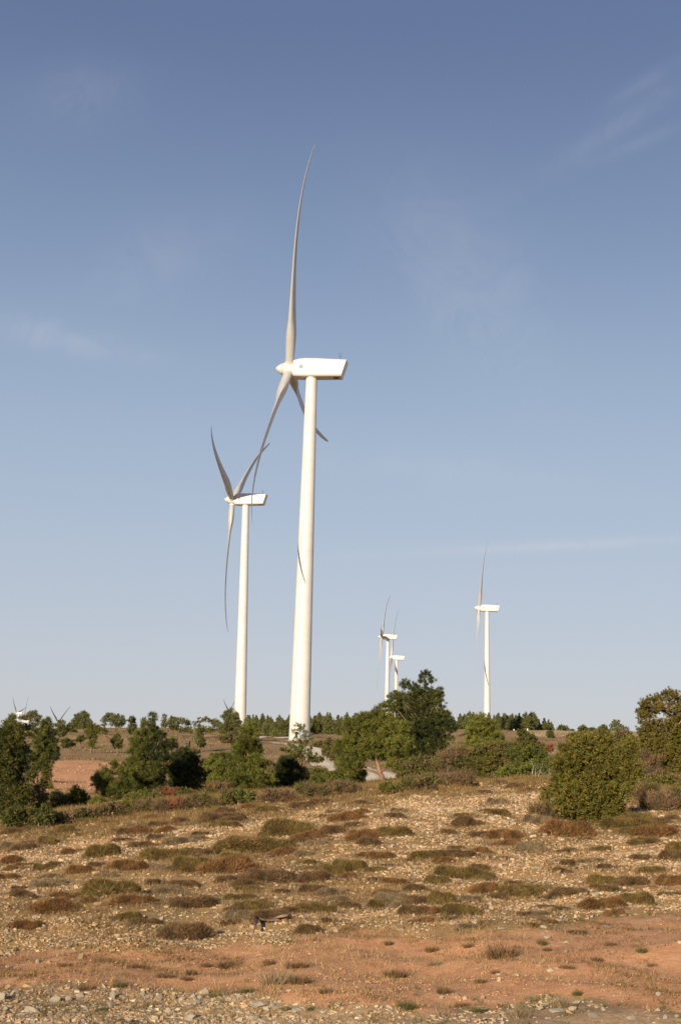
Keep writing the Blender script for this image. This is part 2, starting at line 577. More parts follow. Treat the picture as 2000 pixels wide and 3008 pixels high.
def zones(P):
    """soil / grey stones / scrub / pale grass by place on the ground"""
    P = np.asarray(P, float)
    y = P[:, 1]
    u, v = project(P)
    near = (y > 4) & (y < 60)
    xx = P[:, 0]
    v = v + 13 * np.sin(xx * 2.3 + 1.1 * y) + 10 * np.sin(xx * 4.9 - 2.1 * y + 1) + 8 * np.sin(xx * 9.7 + 3.7 * y + 2) + 6 * np.sin(17 * xx - 9 * y)
    st, sb, cr_ = np.interp(u, *SOIL_TOP), np.interp(u, *SOIL_BOT), np.interp(u, *CREST)
    soil = np.where(near, np.clip((v - st) / 36 + .5, 0, 1) * np.clip((sb - v) / 26 + .5, 0, 1), 0)
    grey = np.where(near | (y <= 4), np.clip((v - sb) / 26 + .5, 0, 1), 0)
    grey = np.where(y <= 4, 1, grey)
    scrub = np.where(y > 60, 1, np.clip((cr_ - v) / 30 + .62, 0, 1) * (y > 15))
    red = np.exp(-(((u - 235) / 150) ** 4)) * np.clip((y - 88) / 8, 0, 1) * np.clip((152 - y) / 8, 0, 1)
    red = np.maximum(red, np.exp(-(((u - 560) / 130) ** 4)) * np.clip((y - 135) / 6, 0, 1) * np.clip((158 - y) / 6, 0, 1) * .8)
    red = np.maximum(red, np.exp(-(((u - 620) / 60) ** 4)) * np.clip((y - 232) / 6, 0, 1) * np.clip((258 - y) / 6, 0, 1) * .8)
    soil = np.maximum(soil, red)
    pale = np.clip((y - 330) / 40, 0, 1) * np.clip((u - 1480) / 80, 0, 1) * (y < 640)
    pale = np.maximum(pale, .62 * np.exp(-(((u - 1180) / 260) ** 4)) * np.exp(-(((v - 2388) / 26) ** 2)) * near)
    pale = np.maximum(pale, .55 * np.exp(-(((u - 1500) / 400) ** 4)) * np.exp(-(((y - 215) / 22) ** 2)))
    return soil, grey, scrub, pale

for nm, val in zip(('soil', 'grey', 'scrub', 'pale'), zones(PV)):
    a = g_me.attributes.new(nm, 'FLOAT', 'POINT')
    a.data.foreach_set('value', val.astype(np.float32))
tag(link('ground', g_me), kind='structure')

# the gravel track
RUTM = noisy('track_verge', (.52, .42, .28), (.66, .55, .40), 2.2, .95, .05, .03, 9)
ROADM = noisy('track_gravel', (.66, .56, .42), (.78, .67, .52), 1.3, .95, .05, .02, 9)
def strip(name, pts, width, lift):
    pts = [np.array(p, float) for p in pts]
    path = []
    for i in range(len(pts) - 1):
        p0, p1, p2, p3 = pts[max(i - 1, 0)], pts[i], pts[i + 1], pts[min(i + 2, len(pts) - 1)]
        for t in np.linspace(0, 1, 14, endpoint=False):
            path.append(.5 * (2 * p1 + (p2 - p0) * t + (2 * p0 - 5 * p1 + 4 * p2 - p3) * t * t + (3 * p1 - p0 - 3 * p2 + p3) * t ** 3))
    path = np.array(path)
    tg = np.gradient(path, axis=0)
    nrm = np.stack([-tg[:, 1], tg[:, 0]], -1)
    nrm /= np.linalg.norm(nrm, axis=1)[:, None]
    cols = np.linspace(-1, 1, 13)
    V = []
    rng = np.random.default_rng(3)
    wob = 1 + .07 * np.convolve(rng.normal(size=len(path)), np.ones(3) / 3, 'same')
    for c in cols:
        q = path + nrm * (c * width / 2 * wob)[:, None]
        V.append(np.column_stack([q, ground_z(q[:, 0], q[:, 1]) + lift - .06 * abs(c)]))
    V = np.array(V)
    n = len(path)
    kk = np.arange(13 * n).reshape(13, n)
    band = np.repeat([1, 0, 0, 0, 0, 1, 1, 0, 0, 0, 0, 1], n - 1)
    qd = np.stack([kk[:-1, :-1], kk[1:, :-1], kk[1:, 1:], kk[:-1, 1:]], -1).reshape(-1, 4)
    tag(link(name, fast_mesh(name, V.reshape(-1, 3), qd, 4, [ROADM, RUTM], None, band, smooth=True)), kind='structure')
def gxy(u, Y):
    p = at(u, 2230, Y)
    return p[0], p[1]
strip('gravel_road', [gxy(*q) for q in ((1210, 74), (1150, 88), (1090, 108), (1000, 148), (930, 188), (850, 222), (770, 236), (715, 250))], 5.2, .16)
strip('gravel_path', [gxy(*q) for q in ((715, 250), (735, 268), (790, 283), (860, 292), (960, 300))], 5.0, .14)

# ------------------------------------------------------------------ wind turbines
def circle(r, z, n, cx=0, cy=0):
    return [(cx + r * math.cos(2 * math.pi * i / n), cy + r * math.sin(2 * math.pi * i / n), z) for i in range(n)]

def tower_mesh(H):
    mb = MB()
    n = 48
    rs = []
    r_at = lambda z: 2.08 + (1.17 - 2.08) * z / H
    zs = [0] + [H * f for f in (.06, .25, .27, .5, .52, .75, .77, .97)] + [H]
    for z in zs:
        rs.append(circle(r_at(z), z, n))
    mb.rings(rs)
    for f in (.06, .26, .51, .76):        # flange seams between the tower sections
        z = H * f
        r = r_at(z)
        mb.rings([circle(r + .012, z - .05, n), circle(r + .022, z - .02, n), circle(r + .022, z + .02, n), circle(r + .012, z + .05, n)], (False, False))
    mb.rings([circle(1.26, H - .12, n), circle(1.30, H - .06, n), circle(1.30, H + .02, n)], (False, True))
    mb.rings([circle(2.7, -.6, n), circle(2.7, .18, n), circle(2.5, .26, n)], (False, True), 1)
    return mb.mesh('tower', [WHITE, GREYW], True, 40)

def nacelle_mesh():
    # profile along the axis (x towards the rotor): x, bottom z, top z, half width
    st = [(3.85, .42, 3.38, 1.35), (3.68, .20, 3.66, 1.62), (2.6, .10, 3.93, 1.70), (1.2, .06, 4.06, 1.72),
          (-1.5, .04, 3.98, 1.72), (-4.5, .02, 3.78, 1.70), (-6.35, .02, 3.62, 1.68)]
    mb = MB()
    rings = []
    def section(x, zb, zt, w, xt=None):
        xt = x if xt is None else xt
        prof = [(-w * .80, zb), (w * .80, zb), (w * .97, zb + .28), (w, zb + .9), (w, zt - .75), (w * .96, zt - .32), (w * .80, zt - .06), (w * .5, zt),
                (-w * .5, zt), (-w * .80, zt - .06), (-w * .96, zt - .32), (-w, zt - .75), (-w, zb + .9), (-w * .97, zb + .28)]
        return [(x + (xt - x) * (z - zb) / (zt - zb), y, z) for y, z in prof]
    for s in st[:-1]:
        rings.append(section(*s))
    x, zb, zt, w = st[-1]
    rings.append(section(x, zb, zt, w, -7.45))
    n = len(rings[0])
    mb.rings(rings, (True, True))
    # seam along each side and across the shell, proud by a few mm
    for sgn in (-1, 1):
        for i in range(len(st) - 1):
            x0, x1 = st[i][0], st[i + 1][0]
            w0, w1 = st[i][3] + .004, st[i + 1][3] + .004
            z0, z1 = 1.12, 1.12
            if i == 0: continue
            mb.add([(x0, sgn * w0, z0), (x1, sgn * w1, z1), (x1, sgn * w1, z1 + .09), (x0, sgn * w0, z0 + .09)], [(0, 1, 2, 3)], 1)
    me = mb.mesh('nacelle', [WHITE, BELLY], True, 32)
    return me

def hatch_mesh(sgn):
    mb = MB()
    mb.box((2.02, sgn * 1.735, 2.05), (.40, .03, .40), 0)
    mb.box((2.02, sgn * 1.765, 2.05), (.31, .012, .31), 1)
    return mb.mesh('side_hatch', [BELLY, GREYP])

def vents_mesh():
    mb = MB()
    mb.box((-5.2, 0, .0), (.55, .6, .05))
    return mb.mesh('underside_vent', [DARKM])

def mast_mesh():
    mb = MB()
    for y, h in ((.35, 1.6), (-.35, 1.25)):
        mb.tube([(-5.9, y, 3.5), (-5.9, y, 3.55 + h)], [.04, .03], 6)
        mb.tube([(-6.15, y, 3.55 + h), (-5.65, y, 3.55 + h)], [.03, .03], 5)
        for x in (-6.15, -5.65):
            mb.tube([(x, y, 3.53 + h), (x, y, 3.73 + h)], [.06, .05], 6)
    mb.tube([(-6.5, 0, 3.5), (-6.5, 0, 4.1)], [.03, .03], 5)
    return mb.mesh('wind_mast', [DARKM])

def hub_mesh():
    mb = MB()
    prof = [(-1.05, 1.42), (-.95, 1.52), (-.2, 1.58), (.6, 1.55), (1.15, 1.40), (1.75, 1.12), (2.3, .78), (2.72, .42), (2.92, .16), (2.98, .02)]
    rs = [[(x, r * math.cos(2 * math.pi * i / 36), r * math.sin(2 * math.pi * i / 36)) for i in range(36)] for x, r in prof]
    mb.rings(rs)
    rs = [[(x, r * math.cos(2 * math.pi * i / 36), r * math.sin(2 * math.pi * i / 36)) for i in range(36)] for x, r in ((1.28, 1.352), (1.30, 1.372), (1.36, 1.342), (1.38, 1.318))]
    mb.rings(rs, (False, False), 1)
    for q in range(3):                    # blade sockets
        a = rad(120 * q)
        R = Matrix.Rotation(a, 3, 'X')
        rr = [[R @ Vector((r * math.cos(t), r * math.sin(t), z)) for t in [2 * math.pi * i / 24 for i in range(24)]] for z, r in ((.9, 1.02), (1.62, 1.0), (1.66, 1.02), (1.74, 1.02))]
        mb.rings(rr, (False, True), 0)
    return mb.mesh('hub', [WHITE, BELLY], True, 35)

def blade_mesh(length, flap, pitch=1):
    """blade along +z, chord in the rotor plane (y), thickness along the axis (x); bends downwind (-x)"""
    mb = MB()
    n = 28
    rings = []
    for s in [0, .01, .03, .05, .08, .10, .12, .14, .17, .2, .24, .28, .33, .4, .48, .56, .64, .72, .79, .85, .9, .94, .97, .99, 1.0]:
        r = 1.70 + (length - 1.70) * s
        chord = np.interp(s, [0, .03, .08, .12, .165, .21, .3, .5, .75, .92, .985, 1], [1.85, 1.85, 2.2, 2.65, 2.95, 2.95, 2.6, 2.0, 1.38, .95, .60, .14])
        thick = np.interp(s, [0, .03, .10, .19, .3, .5, .75, 1], [1.0, 1.0, .62, .38, .29, .23, .19, .17])
        twist = rad(np.interp(s, [0, .12, .2, .4, .7, 1], [22, 20, 15, 7, 2, -1]) + pitch)
        rnd = np.interp(s, [0, .03, .19], [1, 1, 0])
        pts = []
        for i in range(n):
            t = 2 * math.pi * i / n
            cx, cy = math.cos(t), math.sin(t)
            xf = (1 + cx) / 2                     # 1 = leading edge
            yt = 5 * (.2969 * math.sqrt(max(1 - xf, 0)) - .126 * (1 - xf) - .3516 * (1 - xf) ** 2 + .2843 * (1 - xf) ** 3 - .1036 * (1 - xf) ** 4)
            af = ((xf - .70) * chord, math.copysign(yt, cy) * thick * chord if abs(cy) > 1e-6 else 0)
            ci = (cx * chord * .5, cy * chord * .5)
            y = af[0] * (1 - rnd) + ci[0] * rnd
            x = af[1] * (1 - rnd) + ci[1] * rnd
            y2 = y * math.cos(twist) - x * math.sin(twist)
            x2 = y * math.sin(twist) + x * math.cos(twist)
            pts.append((x2 + .02 * r - flap * (r / length) ** 4.4, y2, r))
        rings.append(pts)
    mb.rings(rings)
    return mb.mesh('blade', [BLADE], True, 50)

NACELLE, HATCH, HATCH2, VENTS, MAST, HUB = nacelle_mesh(), hatch_mesh(1), hatch_mesh(-1), vents_mesh(), mast_mesh(), hub_mesh()
_bl = {}
def turbine(label, hubpx, D, psi, tilt, th0, flap, detail=2, pitch=1, Lb=46.0, plumb=0.0):
    hub = at(*hubpx, D)
    ps = rad(psi)
    ax = np.array([-math.cos(ps), math.sin(ps)])            # rotor axis, pointing into the wind
    base = hub[:2] - ax * 4.73
    zg = float(ground_z(base[0] + plumb, base[1]))
    H = float(hub[2] - 1.95 - zg)
    t = empty('wind_turbine', (base[0] + plumb, base[1], zg))
    t.rotation_euler = (0, -math.atan(plumb / H), 0)        # towers out of plumb by a fraction of a degree
    tag(t, label, 'wind turbine', 'white wind turbines')
    yaw = math.atan2(ax[1], ax[0])
    tw = link('tower', tower_mesh(H), t)
    if detail == 2:
        mb = MB()
        a0 = rad(-78)
        for w, h, o, m in ((.62, 1.25, 0, 0), (.5, 1.12, .02, 1)):
            ring = []
            for q in np.linspace(-1, 1, 7):
                a = a0 + q * w / 2.06
                ring.append(((2.10 + o) * math.cos(a), (2.10 + o) * math.sin(a)))
            V = [(x, y, 1.75 - h) for x, y in ring] + [(x, y, 1.75 + h) for x, y in ring]
            mb.add(V, [(i, i + 1, i + 8, i + 7) for i in range(6)], m)
        mb.box((2.75 * math.cos(a0), 2.75 * math.sin(a0), .32), (.7, .55, .28), 2)
        link('door', mb.mesh('door', [WHITE, DOORM, GREYW]), tw)
    na = link('nacelle', NACELLE, t, (0, 0, H))
    na.rotation_euler = (0, 0, yaw)
    link('side_hatch', HATCH, na)
    link('side_hatch', HATCH2, na)
    link('underside_vent', VENTS, na)
    link('wind_mast', MAST, na)
    B = Matrix.Translation((0, 0, H)) @ Matrix.Rotation(yaw, 4, 'Z') @ Matrix.Translation((4.73, 0, 1.95)) @ Matrix.Rotation(-rad(tilt), 4, 'Y')
    hb = link('hub', HUB, t)
    key = (round(flap, 2), pitch)
    if key not in _bl:
        _bl[key] = blade_mesh(Lb, flap, pitch)
    # +theta leans the blade towards the camera; local -y looks away from the camera when the rotor faces left
    hb.matrix_local = B @ Matrix.Rotation(-rad(th0), 4, 'X')
    for q in range(3):
        bl = link('blade', _bl[key], t)
        bl.matrix_local = B @ Matrix.Rotation(-rad(th0 + 120 * q), 4, 'X')
    return t

turbine('biggest white wind turbine, its tower base behind the sparse young pine', (850.5, 1086), 260, 7.2, 6.1, 26.2, 3.55, plumb=-.38)
turbine('second largest white wind turbine, standing just left of the biggest one', (684, 1468.5), 441, 9.7, 5.8, 70.8, 2.95, pitch=4, plumb=.93)
turbine('lone white wind turbine rising behind the wood on the right hill', (1406.5, 1786.5), 771, 4.0, 5.3, 28, 2.4, pitch=10)
turbine('white wind turbine behind the tallest pine, blade shadow across its nacelle', (1121, 1871), 1004, 3.2, 6.2, 84, 2.7, pitch=12)
turbine('small white wind turbine close behind another, its lower nacelle right of that tower', (1149, 1932), 1170, 4.0, 5.2, 112, 2.9, pitch=12)
turbine('tiny far wind turbine at the left ridge, nacelle wholly above the pines', (49.5, 2095), 2550, 9.0, 5.5, 47, 2.0, 1)
turbine('tiny far wind turbine half hidden in the gappy ridge pine', (68, 2119), 2300, 9.0, 5.5, -8, 2.0, 1)
turbine('tiny far wind turbine sunk to its nacelle behind a ridge bush, blades in a V', (171, 2122), 1850, 9.0, 5.5, 63, 2.0, 1)
turbine('tiny far wind turbine of which only blades show beside the second tower', (672, 2091), 2200, 12.0, 5.5, -55, 2.0, 1)
# ------------------------------------------------------------------ foliage
def unit(a):
    return a / np.maximum(np.linalg.norm(a, axis=-1, keepdims=True), 1e-9)

def needles(rng, C, D, n, length, width, spread, jit, tint, hue=.10, zj=1.0):
    """n pointed leaves round each centre C, fanned about direction D; returns vertices, colours"""
    m = len(C)
    C = np.repeat(C, n, 0)
    d = unit(np.repeat(D, n, 0) + rng.normal(size=(m * n, 3)) * spread)
    ln = length * rng.uniform(.6, 1.25, (m * n, 1))
    b = C + rng.normal(size=(m * n, 3)) * jit * np.array([1, 1, zj])
    if zj < 1:
        b[:, 2] = ground_z(b[:, 0], b[:, 1]) - .004
    s = unit(np.cross(d, rng.normal(size=(m * n, 3)))) * width * rng.uniform(.7, 1.3, (m * n, 1))
    V = np.stack([b - s, b + s, b + d * ln], 1).reshape(-1, 3)
    t = np.repeat(tint, n, 0) * rng.uniform(.75, 1.25, (m * n, 1))
    t = t * (1 + rng.normal(size=(m * n, 3)) * hue * np.array([1, .6, .8]))
    return V, np.repeat(np.clip(t, .2, 2.4), 3, 0)

def lobe_points(rng, c, r, n, inner=.25, flat=.35):
    d = unit(rng.normal(size=(n, 3)))
    f = np.where(rng.random(n) < inner, rng.uniform(.25, .75, n), rng.uniform(.78, 1.04, n))[:, None]
    p = np.array(c) + d * f * np.array(r)
    return p, d

STYLE = {  # puff radius, leaves per puff, leaf length, half width, spread, up bias, density
    'pine':     (.13, 30, .125, .0075, .7, .45, 1.9, 2.1, 1.0),
    'pinefar':  (.28, 16, .28, .030, .8, .5, 2.0, 2.0, 1.0),
    'juniper':  (.070, 13, .080, .0105, .6, .7, 1.5, 2.0, 1.5),
    'dense':    (.052, 12, .058, .0085, .6, .7, 1.9, 1.7, 1.7),
    'shrub':    (.095, 12, .080, .0135, 1.0, .4, 1.8, 2.2, 1.0),
    'shrubfar': (.22, 12, .22, .038, 1.0, .5, 1.9, 1.8, 1.0),
    'twig':     (.10, 9, .19, .0075, .55, .9, 1.7, 1.8, 1.3),
    'sparse':   (.13, 26, .125, .0085, .75, .45, 1.2, 1.9, 1.0),
}
def crown_mesh(name, rng, lobes, style, mats, mix=None, k=1.0, cap=60000):
    """lobes: (x, y, z, rx, ry, rz) in metres round the base; mix gives the share of each material"""
    pr, nl, ln, w, sp, upb, dens, clump, tall = STYLE[style]
    pr, ln, w = pr * k, ln * k, w * k
    VV, CC, MI = [], [], []
    P, D, T = [], [], []
    for (x, y, z, a, b, c) in lobes:
        area = 4 * math.pi * ((a * b) ** 1.6 / 3 + (a * c) ** 1.6 / 3 + (b * c) ** 1.6 / 3) ** (1 / 1.6)
        n = max(8, int(dens * 1.5 * area / (pr * pr * 3.0)))
        cl = min(pr * clump, .62 * min(a, c))                                   # clumps of puffs, so that light and shade break the crown up
        nc = min(400, max(8, int(area / (cl * cl * 1.35))))
        pc, dc = lobe_points(rng, (x, y, z), (a, b, c), nc, .22)
        w_ = rng.uniform(.7, 1.3, nc)
        pick = rng.choice(nc, n, p=w_ / w_.sum())
        off = unit(rng.normal(size=(n, 3))) * rng.uniform(.15, 1, (n, 1)) ** .6 * cl * np.array([.72, .72, .72 * tall])
        p = pc[pick] + off + dc[pick] * cl * .15
        d = unit(unit(off) * .8 + dc[pick] * .7 + np.array([0, 0, upb]) + rng.normal(size=(n, 3)) * .18)
        P.append(p); D.append(d)
        lt = rng.uniform(.86, 1.14)
        ct = rng.uniform(.78, 1.25, (nc, 1))[pick]
        T.append(np.repeat(rng.uniform(.75, 1.25, (n, 1)) * lt * ct, 3, 1) * (1 + rng.normal(size=(n, 3)) * np.array([.09, .05, .1])))
    P, D, T = np.concatenate(P), np.concatenate(D), np.concatenate(T)
    if len(P) * nl > cap * 3:
        keep = rng.random(len(P)) < cap * 3 / (len(P) * nl)
        P, D, T = P[keep], D[keep], T[keep]
    V, Cc = needles(rng, P, D, nl, ln, w, sp, pr * .22, T)
    mi = None
    if mix is not None and len(mats) > 1:
        q = np.array(mix, float); q /= q.sum()
        # patches of colour: by place on the plant, so neighbouring leaves share one
        ph = rng.uniform(0, 6.28, 6)
        sc_ = 2.2 / max(.6, np.ptp(P[:, 2]) * .5)
        s = np.sin(P[:, 0] * sc_ * 1.7 + ph[0]) + np.sin(P[:, 2] * sc_ * 2.1 + ph[1]) + np.sin((P[:, 0] + P[:, 1]) * sc_ * 2.6 + ph[2]) + rng.normal(size=len(P)) * .8
        rk = np.argsort(np.argsort(s)) / len(s)
        mi = np.repeat(np.searchsorted(np.cumsum(q)[:-1], rk), nl)
    return fast_mesh(name, V, np.arange(len(V)), 3, mats, Cc, mi)

def spec(s):
    return [tuple(float(a) for a in q.split(',')) for q in s.split(';') if q.strip()]

def stems_mesh(rng, base_h, lobes, r0, m, lean=(0, 0), limbs=8, twist=.05, trunk_to=.8):
    """tapered trunk with limbs that reach into the lobes (coordinates round the base)"""
    mb = MB()
    L_ = np.array([l[:3] for l in lobes])
    top = L_[:, 2].max()
    wts = np.exp(-((L_[:, 2] - top) / (.35 * top + .01)) ** 2)
    tx = (L_[:, 0] * wts).sum() / wts.sum()
    ty = (L_[:, 1] * wts).sum() / wts.sum()
    H = top * trunk_to
    pts, n = [], 9
    for i in range(n):
        t = i / (n - 1)
        pts.append(np.array([tx * t ** 1.3 + lean[0] * math.sin(t * 3.14) + rng.normal() * twist * H * .25 * (0 < t),
                             ty * t ** 1.3 + lean[1] * math.sin(t * 3.14) + rng.normal() * twist * H * .25 * (0 < t), -.12 + (H + .12) * t]))
    rr = [r0 * (1.25 if i == 0 else 1) * (1 - .86 * i / (n - 1)) for i in range(n)]
    mb.tube(pts, rr, 9)
    order = rng.permutation(len(lobes))[:limbs]
    for i in order:
        q = L_[i]
        h = np.clip(q[2] * rng.uniform(.45, .8), base_h * .5, H * .95)
        t = (h + .12) / (H + .12) * (n - 1)
        j = int(min(t, n - 2))
        st = pts[j] + (pts[j + 1] - pts[j]) * (t - j)
        mid = st * .5 + q * .5 + np.array([0, 0, .06 * H * rng.uniform(-1, 1)])
        r = r0 * (1 - .8 * h / H) * .5
        mb.tube([st, mid, q], [r, r * .65, r * .25], 6)
    return mb.mesh('trunk', [m], True)

def plant(name, label, cat, crop, base, Y, lobes, style, mats, mix=None, trunk=BARK, r0=.09, depth=.75, group=None, k=1.0,
          limbs=8, lean=(0, 0), seed=0, extra=1, part='crown', stem_part='trunk', swell=1.04, trunk_to=.8):
    """a tree or bush: lobes are outlines surveyed on the photograph, set at the plant's own distance and given depth"""
    rng = np.random.default_rng(seed + 17)
    u, v = px(crop, *base)
    if Y is None:
        bx, by, bz = hit(u, v)
        Y = by
    else:
        b = at(u, v, Y)
        bx, by = b[0], Y
        bz = float(ground_z(bx, by))
    kc = CROP[crop][2]
    LL = []
    us = [q[0] for q in spec(lobes)]
    for q in spec(lobes):
        x, y, rx = q[0], q[1], q[2]
        ry = q[3] if len(q) > 3 else rx * .8
        uu, vv = px(crop, x, y)
        rm, rn = rx / kc / F * Y * swell, ry / kc / F * Y * swell
        dy = rng.normal() * depth * .5 * rm + rng.uniform(-.5, .5) * depth * rm
        p = at(uu, vv, Y + dy)
        LL.append((p[0] - bx, dy, max(p[2] - bz, rn * .5), rm, max(rm * .9, rn * .7), rn))
        for e in range(extra):            # lobes behind, so that the crown has a back
            LL.append((p[0] - bx + rng.normal() * .3 * rm, dy + rng.uniform(.5, 1.3) * rm, max(p[2] - bz + rng.normal() * .15 * rn, rn * .5), rm * .8, rm * .8, rn * .8))
    root = empty(name, (bx, by, bz))
    tag(root, label, cat, group)
    link(part, crown_mesh(part, rng, LL, style, mats, mix, k), root)
    if trunk is not None:
        link(stem_part, stems_mesh(rng, .3, LL, r0, trunk, lean, limbs, trunk_to=trunk_to), root)
    return root

# ---- trees and bushes along the edge of the stony slope, left to right
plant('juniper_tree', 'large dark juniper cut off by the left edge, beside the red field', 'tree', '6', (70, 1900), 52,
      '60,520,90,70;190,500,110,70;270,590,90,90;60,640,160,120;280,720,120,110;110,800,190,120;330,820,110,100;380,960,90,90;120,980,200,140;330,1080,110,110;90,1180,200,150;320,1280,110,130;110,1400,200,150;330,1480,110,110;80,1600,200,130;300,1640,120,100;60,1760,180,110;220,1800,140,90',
      'juniper', [JUNI_D, JUNI, PINE_D], (.5, .22, .28), r0=.12, seed=1, k=1.25)  # dark leaf mix partly stands in for shade falling on the tree
plant('pine_tree', 'slender mid-green pine right behind the large dark juniper, above the red field', 'tree', '6', (560, 1190), 78,
      '700,365,65,55;760,440,55,50;630,480,90,65;730,560,105,70;620,650,120,75;770,690,110,70;640,780,130,80;810,800,95,65;590,900,110,85;760,900,105,75;540,1000,85,80;670,1010,95,65;560,1100,60,60',
      'pine', [PINE, PINE_D], (.75, .25), seed=2, k=1.25)
plant('juniper_bush', 'small upright bush casting a shadow on the red field', 'bush', '6', (722, 1330), 107,
      '715,1085,66,60;712,1180,74,72;722,1265,62,62', 'juniper', [JUNI], r0=.05, seed=3, limbs=3, k=1.3)
plant('juniper_bush', 'short bush at the foot of the red field, below the upright bush', 'bush', '6', (745, 1440), 98,
      '742,1360,58,55;750,1400,64,40', 'juniper', [JUNI], r0=.04, seed=4, limbs=3, k=1.2)
plant('twiggy_bush', 'grey-green open bush with a pale bare stem beside the large dark juniper', 'bush', '6', (470, 1800), 55,
      '470,1250,70,110;510,1130,55,80;600,1350,70,80;500,1420,90,90;620,1500,90,80;420,1560,80,110;540,1640,120,100;420,1740,130,90;600,1740,110,80;640,1560,60,70',
      'shrub', [JUNI_D, SHRUB, SHRUB_B], (.35, .45, .2), GREYW, .06, seed=5, limbs=14)
plant('shrub', 'rounded grey-green shrub left of the bushy one, below the red field', 'bush', '6', (850, 1740), 57,
      '850,1500,100,80;930,1560,80,70;800,1590,110,90;900,1660,130,90;760,1690,90,70', 'shrub', [SHRUB, JUNI_D, SHRUB_B], (.5, .35, .15), GREYW, .04, seed=6)
plant('shrub', 'bushy olive shrub with pointed top, below the red field', 'bush', '6', (1190, 1700), 58,
      '1170,1420,60,60;1140,1500,110,80;1230,1530,90,80;1100,1600,100,80;1210,1640,110,80;1340,1600,50,80;1340,1680,70,60', 'juniper', [JUNI, JUNI_D], (.6, .4), GREYW, .05, seed=7)
plant('pine_sapling', 'bright green pine sapling at the edge of the slope, below the red field', 'tree', '6', (1500, 1770), 54,
      '1490,1570,60,50;1440,1620,60,50;1550,1630,60,60;1490,1690,90,70;1590,1700,60,60', 'pine', [PINE_L], r0=.04, seed=8, limbs=4)
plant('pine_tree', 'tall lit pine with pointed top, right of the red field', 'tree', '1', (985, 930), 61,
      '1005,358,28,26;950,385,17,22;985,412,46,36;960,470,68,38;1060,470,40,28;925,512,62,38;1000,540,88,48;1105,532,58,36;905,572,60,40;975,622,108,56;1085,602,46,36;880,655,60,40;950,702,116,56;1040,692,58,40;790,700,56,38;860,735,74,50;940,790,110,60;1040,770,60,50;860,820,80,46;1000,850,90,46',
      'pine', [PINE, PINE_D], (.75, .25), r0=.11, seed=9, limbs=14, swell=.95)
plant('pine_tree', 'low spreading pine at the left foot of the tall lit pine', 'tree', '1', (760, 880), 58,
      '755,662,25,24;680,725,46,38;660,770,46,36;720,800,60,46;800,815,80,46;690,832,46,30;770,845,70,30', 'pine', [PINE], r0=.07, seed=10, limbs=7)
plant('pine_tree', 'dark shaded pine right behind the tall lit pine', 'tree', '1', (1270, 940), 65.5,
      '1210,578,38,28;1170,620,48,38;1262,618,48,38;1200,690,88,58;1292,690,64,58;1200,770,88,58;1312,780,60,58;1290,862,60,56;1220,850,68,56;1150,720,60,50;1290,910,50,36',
      'pine', [PINE_D, PINE], (.8, .2), r0=.11, seed=11, limbs=8)  # shade from the lit pine also painted in by darker needles
plant('shrub', 'reddish-leaved shrub at the foot of the dark shaded pine', 'bush', '1', (1110, 965), 57,
      '1100,870,50,38;1150,900,50,40;1060,910,50,36;1110,935,60,30', 'shrub', [SHRUB_R, SHRUB, SHRUB_B], (.3, .4, .3), GREYW, .03, seed=12)
plant('shrub', 'olive shrub low in front of the tall lit pine', 'bush', '1', (930, 965), 56,
      '890,890,60,34;960,880,60,36;1010,920,50,34;920,930,70,34;850,935,50,30', 'shrub', [SHRUB, SHRUB_G], (.7, .3), GREYW, .03, seed=13)
plant('shrub', 'olive-yellow shrub at the right edge of the dark shaded pine', 'bush', '1', (1230, 955), 56.5,
      '1225,860,36,30;1215,905,50,36;1260,930,40,26', 'shrub', [JUNI, SHRUB], (.6, .4), GREYW, .03, seed=14)
plant('twiggy_bush', 'rust-brown twiggy bush right of the dark shaded pine', 'bush', '1', (1420, 950), 55,
      '1400,840,40,40;1450,850,50,44;1380,890,44,36;1440,900,60,40;1500,880,40,40', 'twig', [SHRUB_B, SHRUB_R, SHRUB], (.6, .15, .25), GREYW, .03, seed=15)
plant('pine_tree', 'broad pine in the gap between two tall lit pines', 'tree', '1', (1460, 850), 69,
      '1420,622,46,28;1470,612,46,28;1450,682,78,40;1522,645,40,34;1440,742,70,40;1500,762,76,40;1400,790,60,40;1540,720,40,40', 'pine', [PINE], r0=.09, seed=16)
plant('pine_tree', 'lit pine whose top stands before the base of the second tower', 'tree', '2', (262, 870), 57,
      '298,405,25,24;270,442,48,36;340,450,28,26;290,500,76,46;262,560,80,46;342,560,46,36;258,622,58,38;342,622,48,36;228,682,96,46;332,682,78,46;178,742,108,46;302,762,116,52;402,748,64,40;100,700,50,40;120,768,84,42;386,660,54,34;60,660,50,40;200,815,80,36;320,815,80,30',
      'pine', [PINE_L, PINE], (.5, .5), r0=.10, seed=17, limbs=14, swell=.97)
plant('pine_tree', 'sparse young pine in front of the biggest tower', 'tree', 'D', (480, 1120), 64,
      '428,236,20,24;505,246,26,24;392,318,26,20;470,300,30,20;540,328,30,24;430,372,44,24;520,390,50,28;596,400,38,26;418,440,56,28;520,470,66,28;340,500,44,22;440,532,104,28;596,550,54,20;300,562,84,28;480,602,124,32;650,622,44,24;386,668,108,34;566,690,78,32;640,700,50,22',
      'sparse', [PINE, JUNI], (.85, .15), r0=.08, seed=18, extra=0, depth=.5, limbs=14)
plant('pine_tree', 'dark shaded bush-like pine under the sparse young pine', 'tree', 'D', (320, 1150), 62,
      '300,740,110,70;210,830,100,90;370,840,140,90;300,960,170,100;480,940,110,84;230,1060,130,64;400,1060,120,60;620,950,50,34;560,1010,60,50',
      'pine', [PINE_D], r0=.10, seed=19, limbs=6)  # dark needles carry its shade in their colour
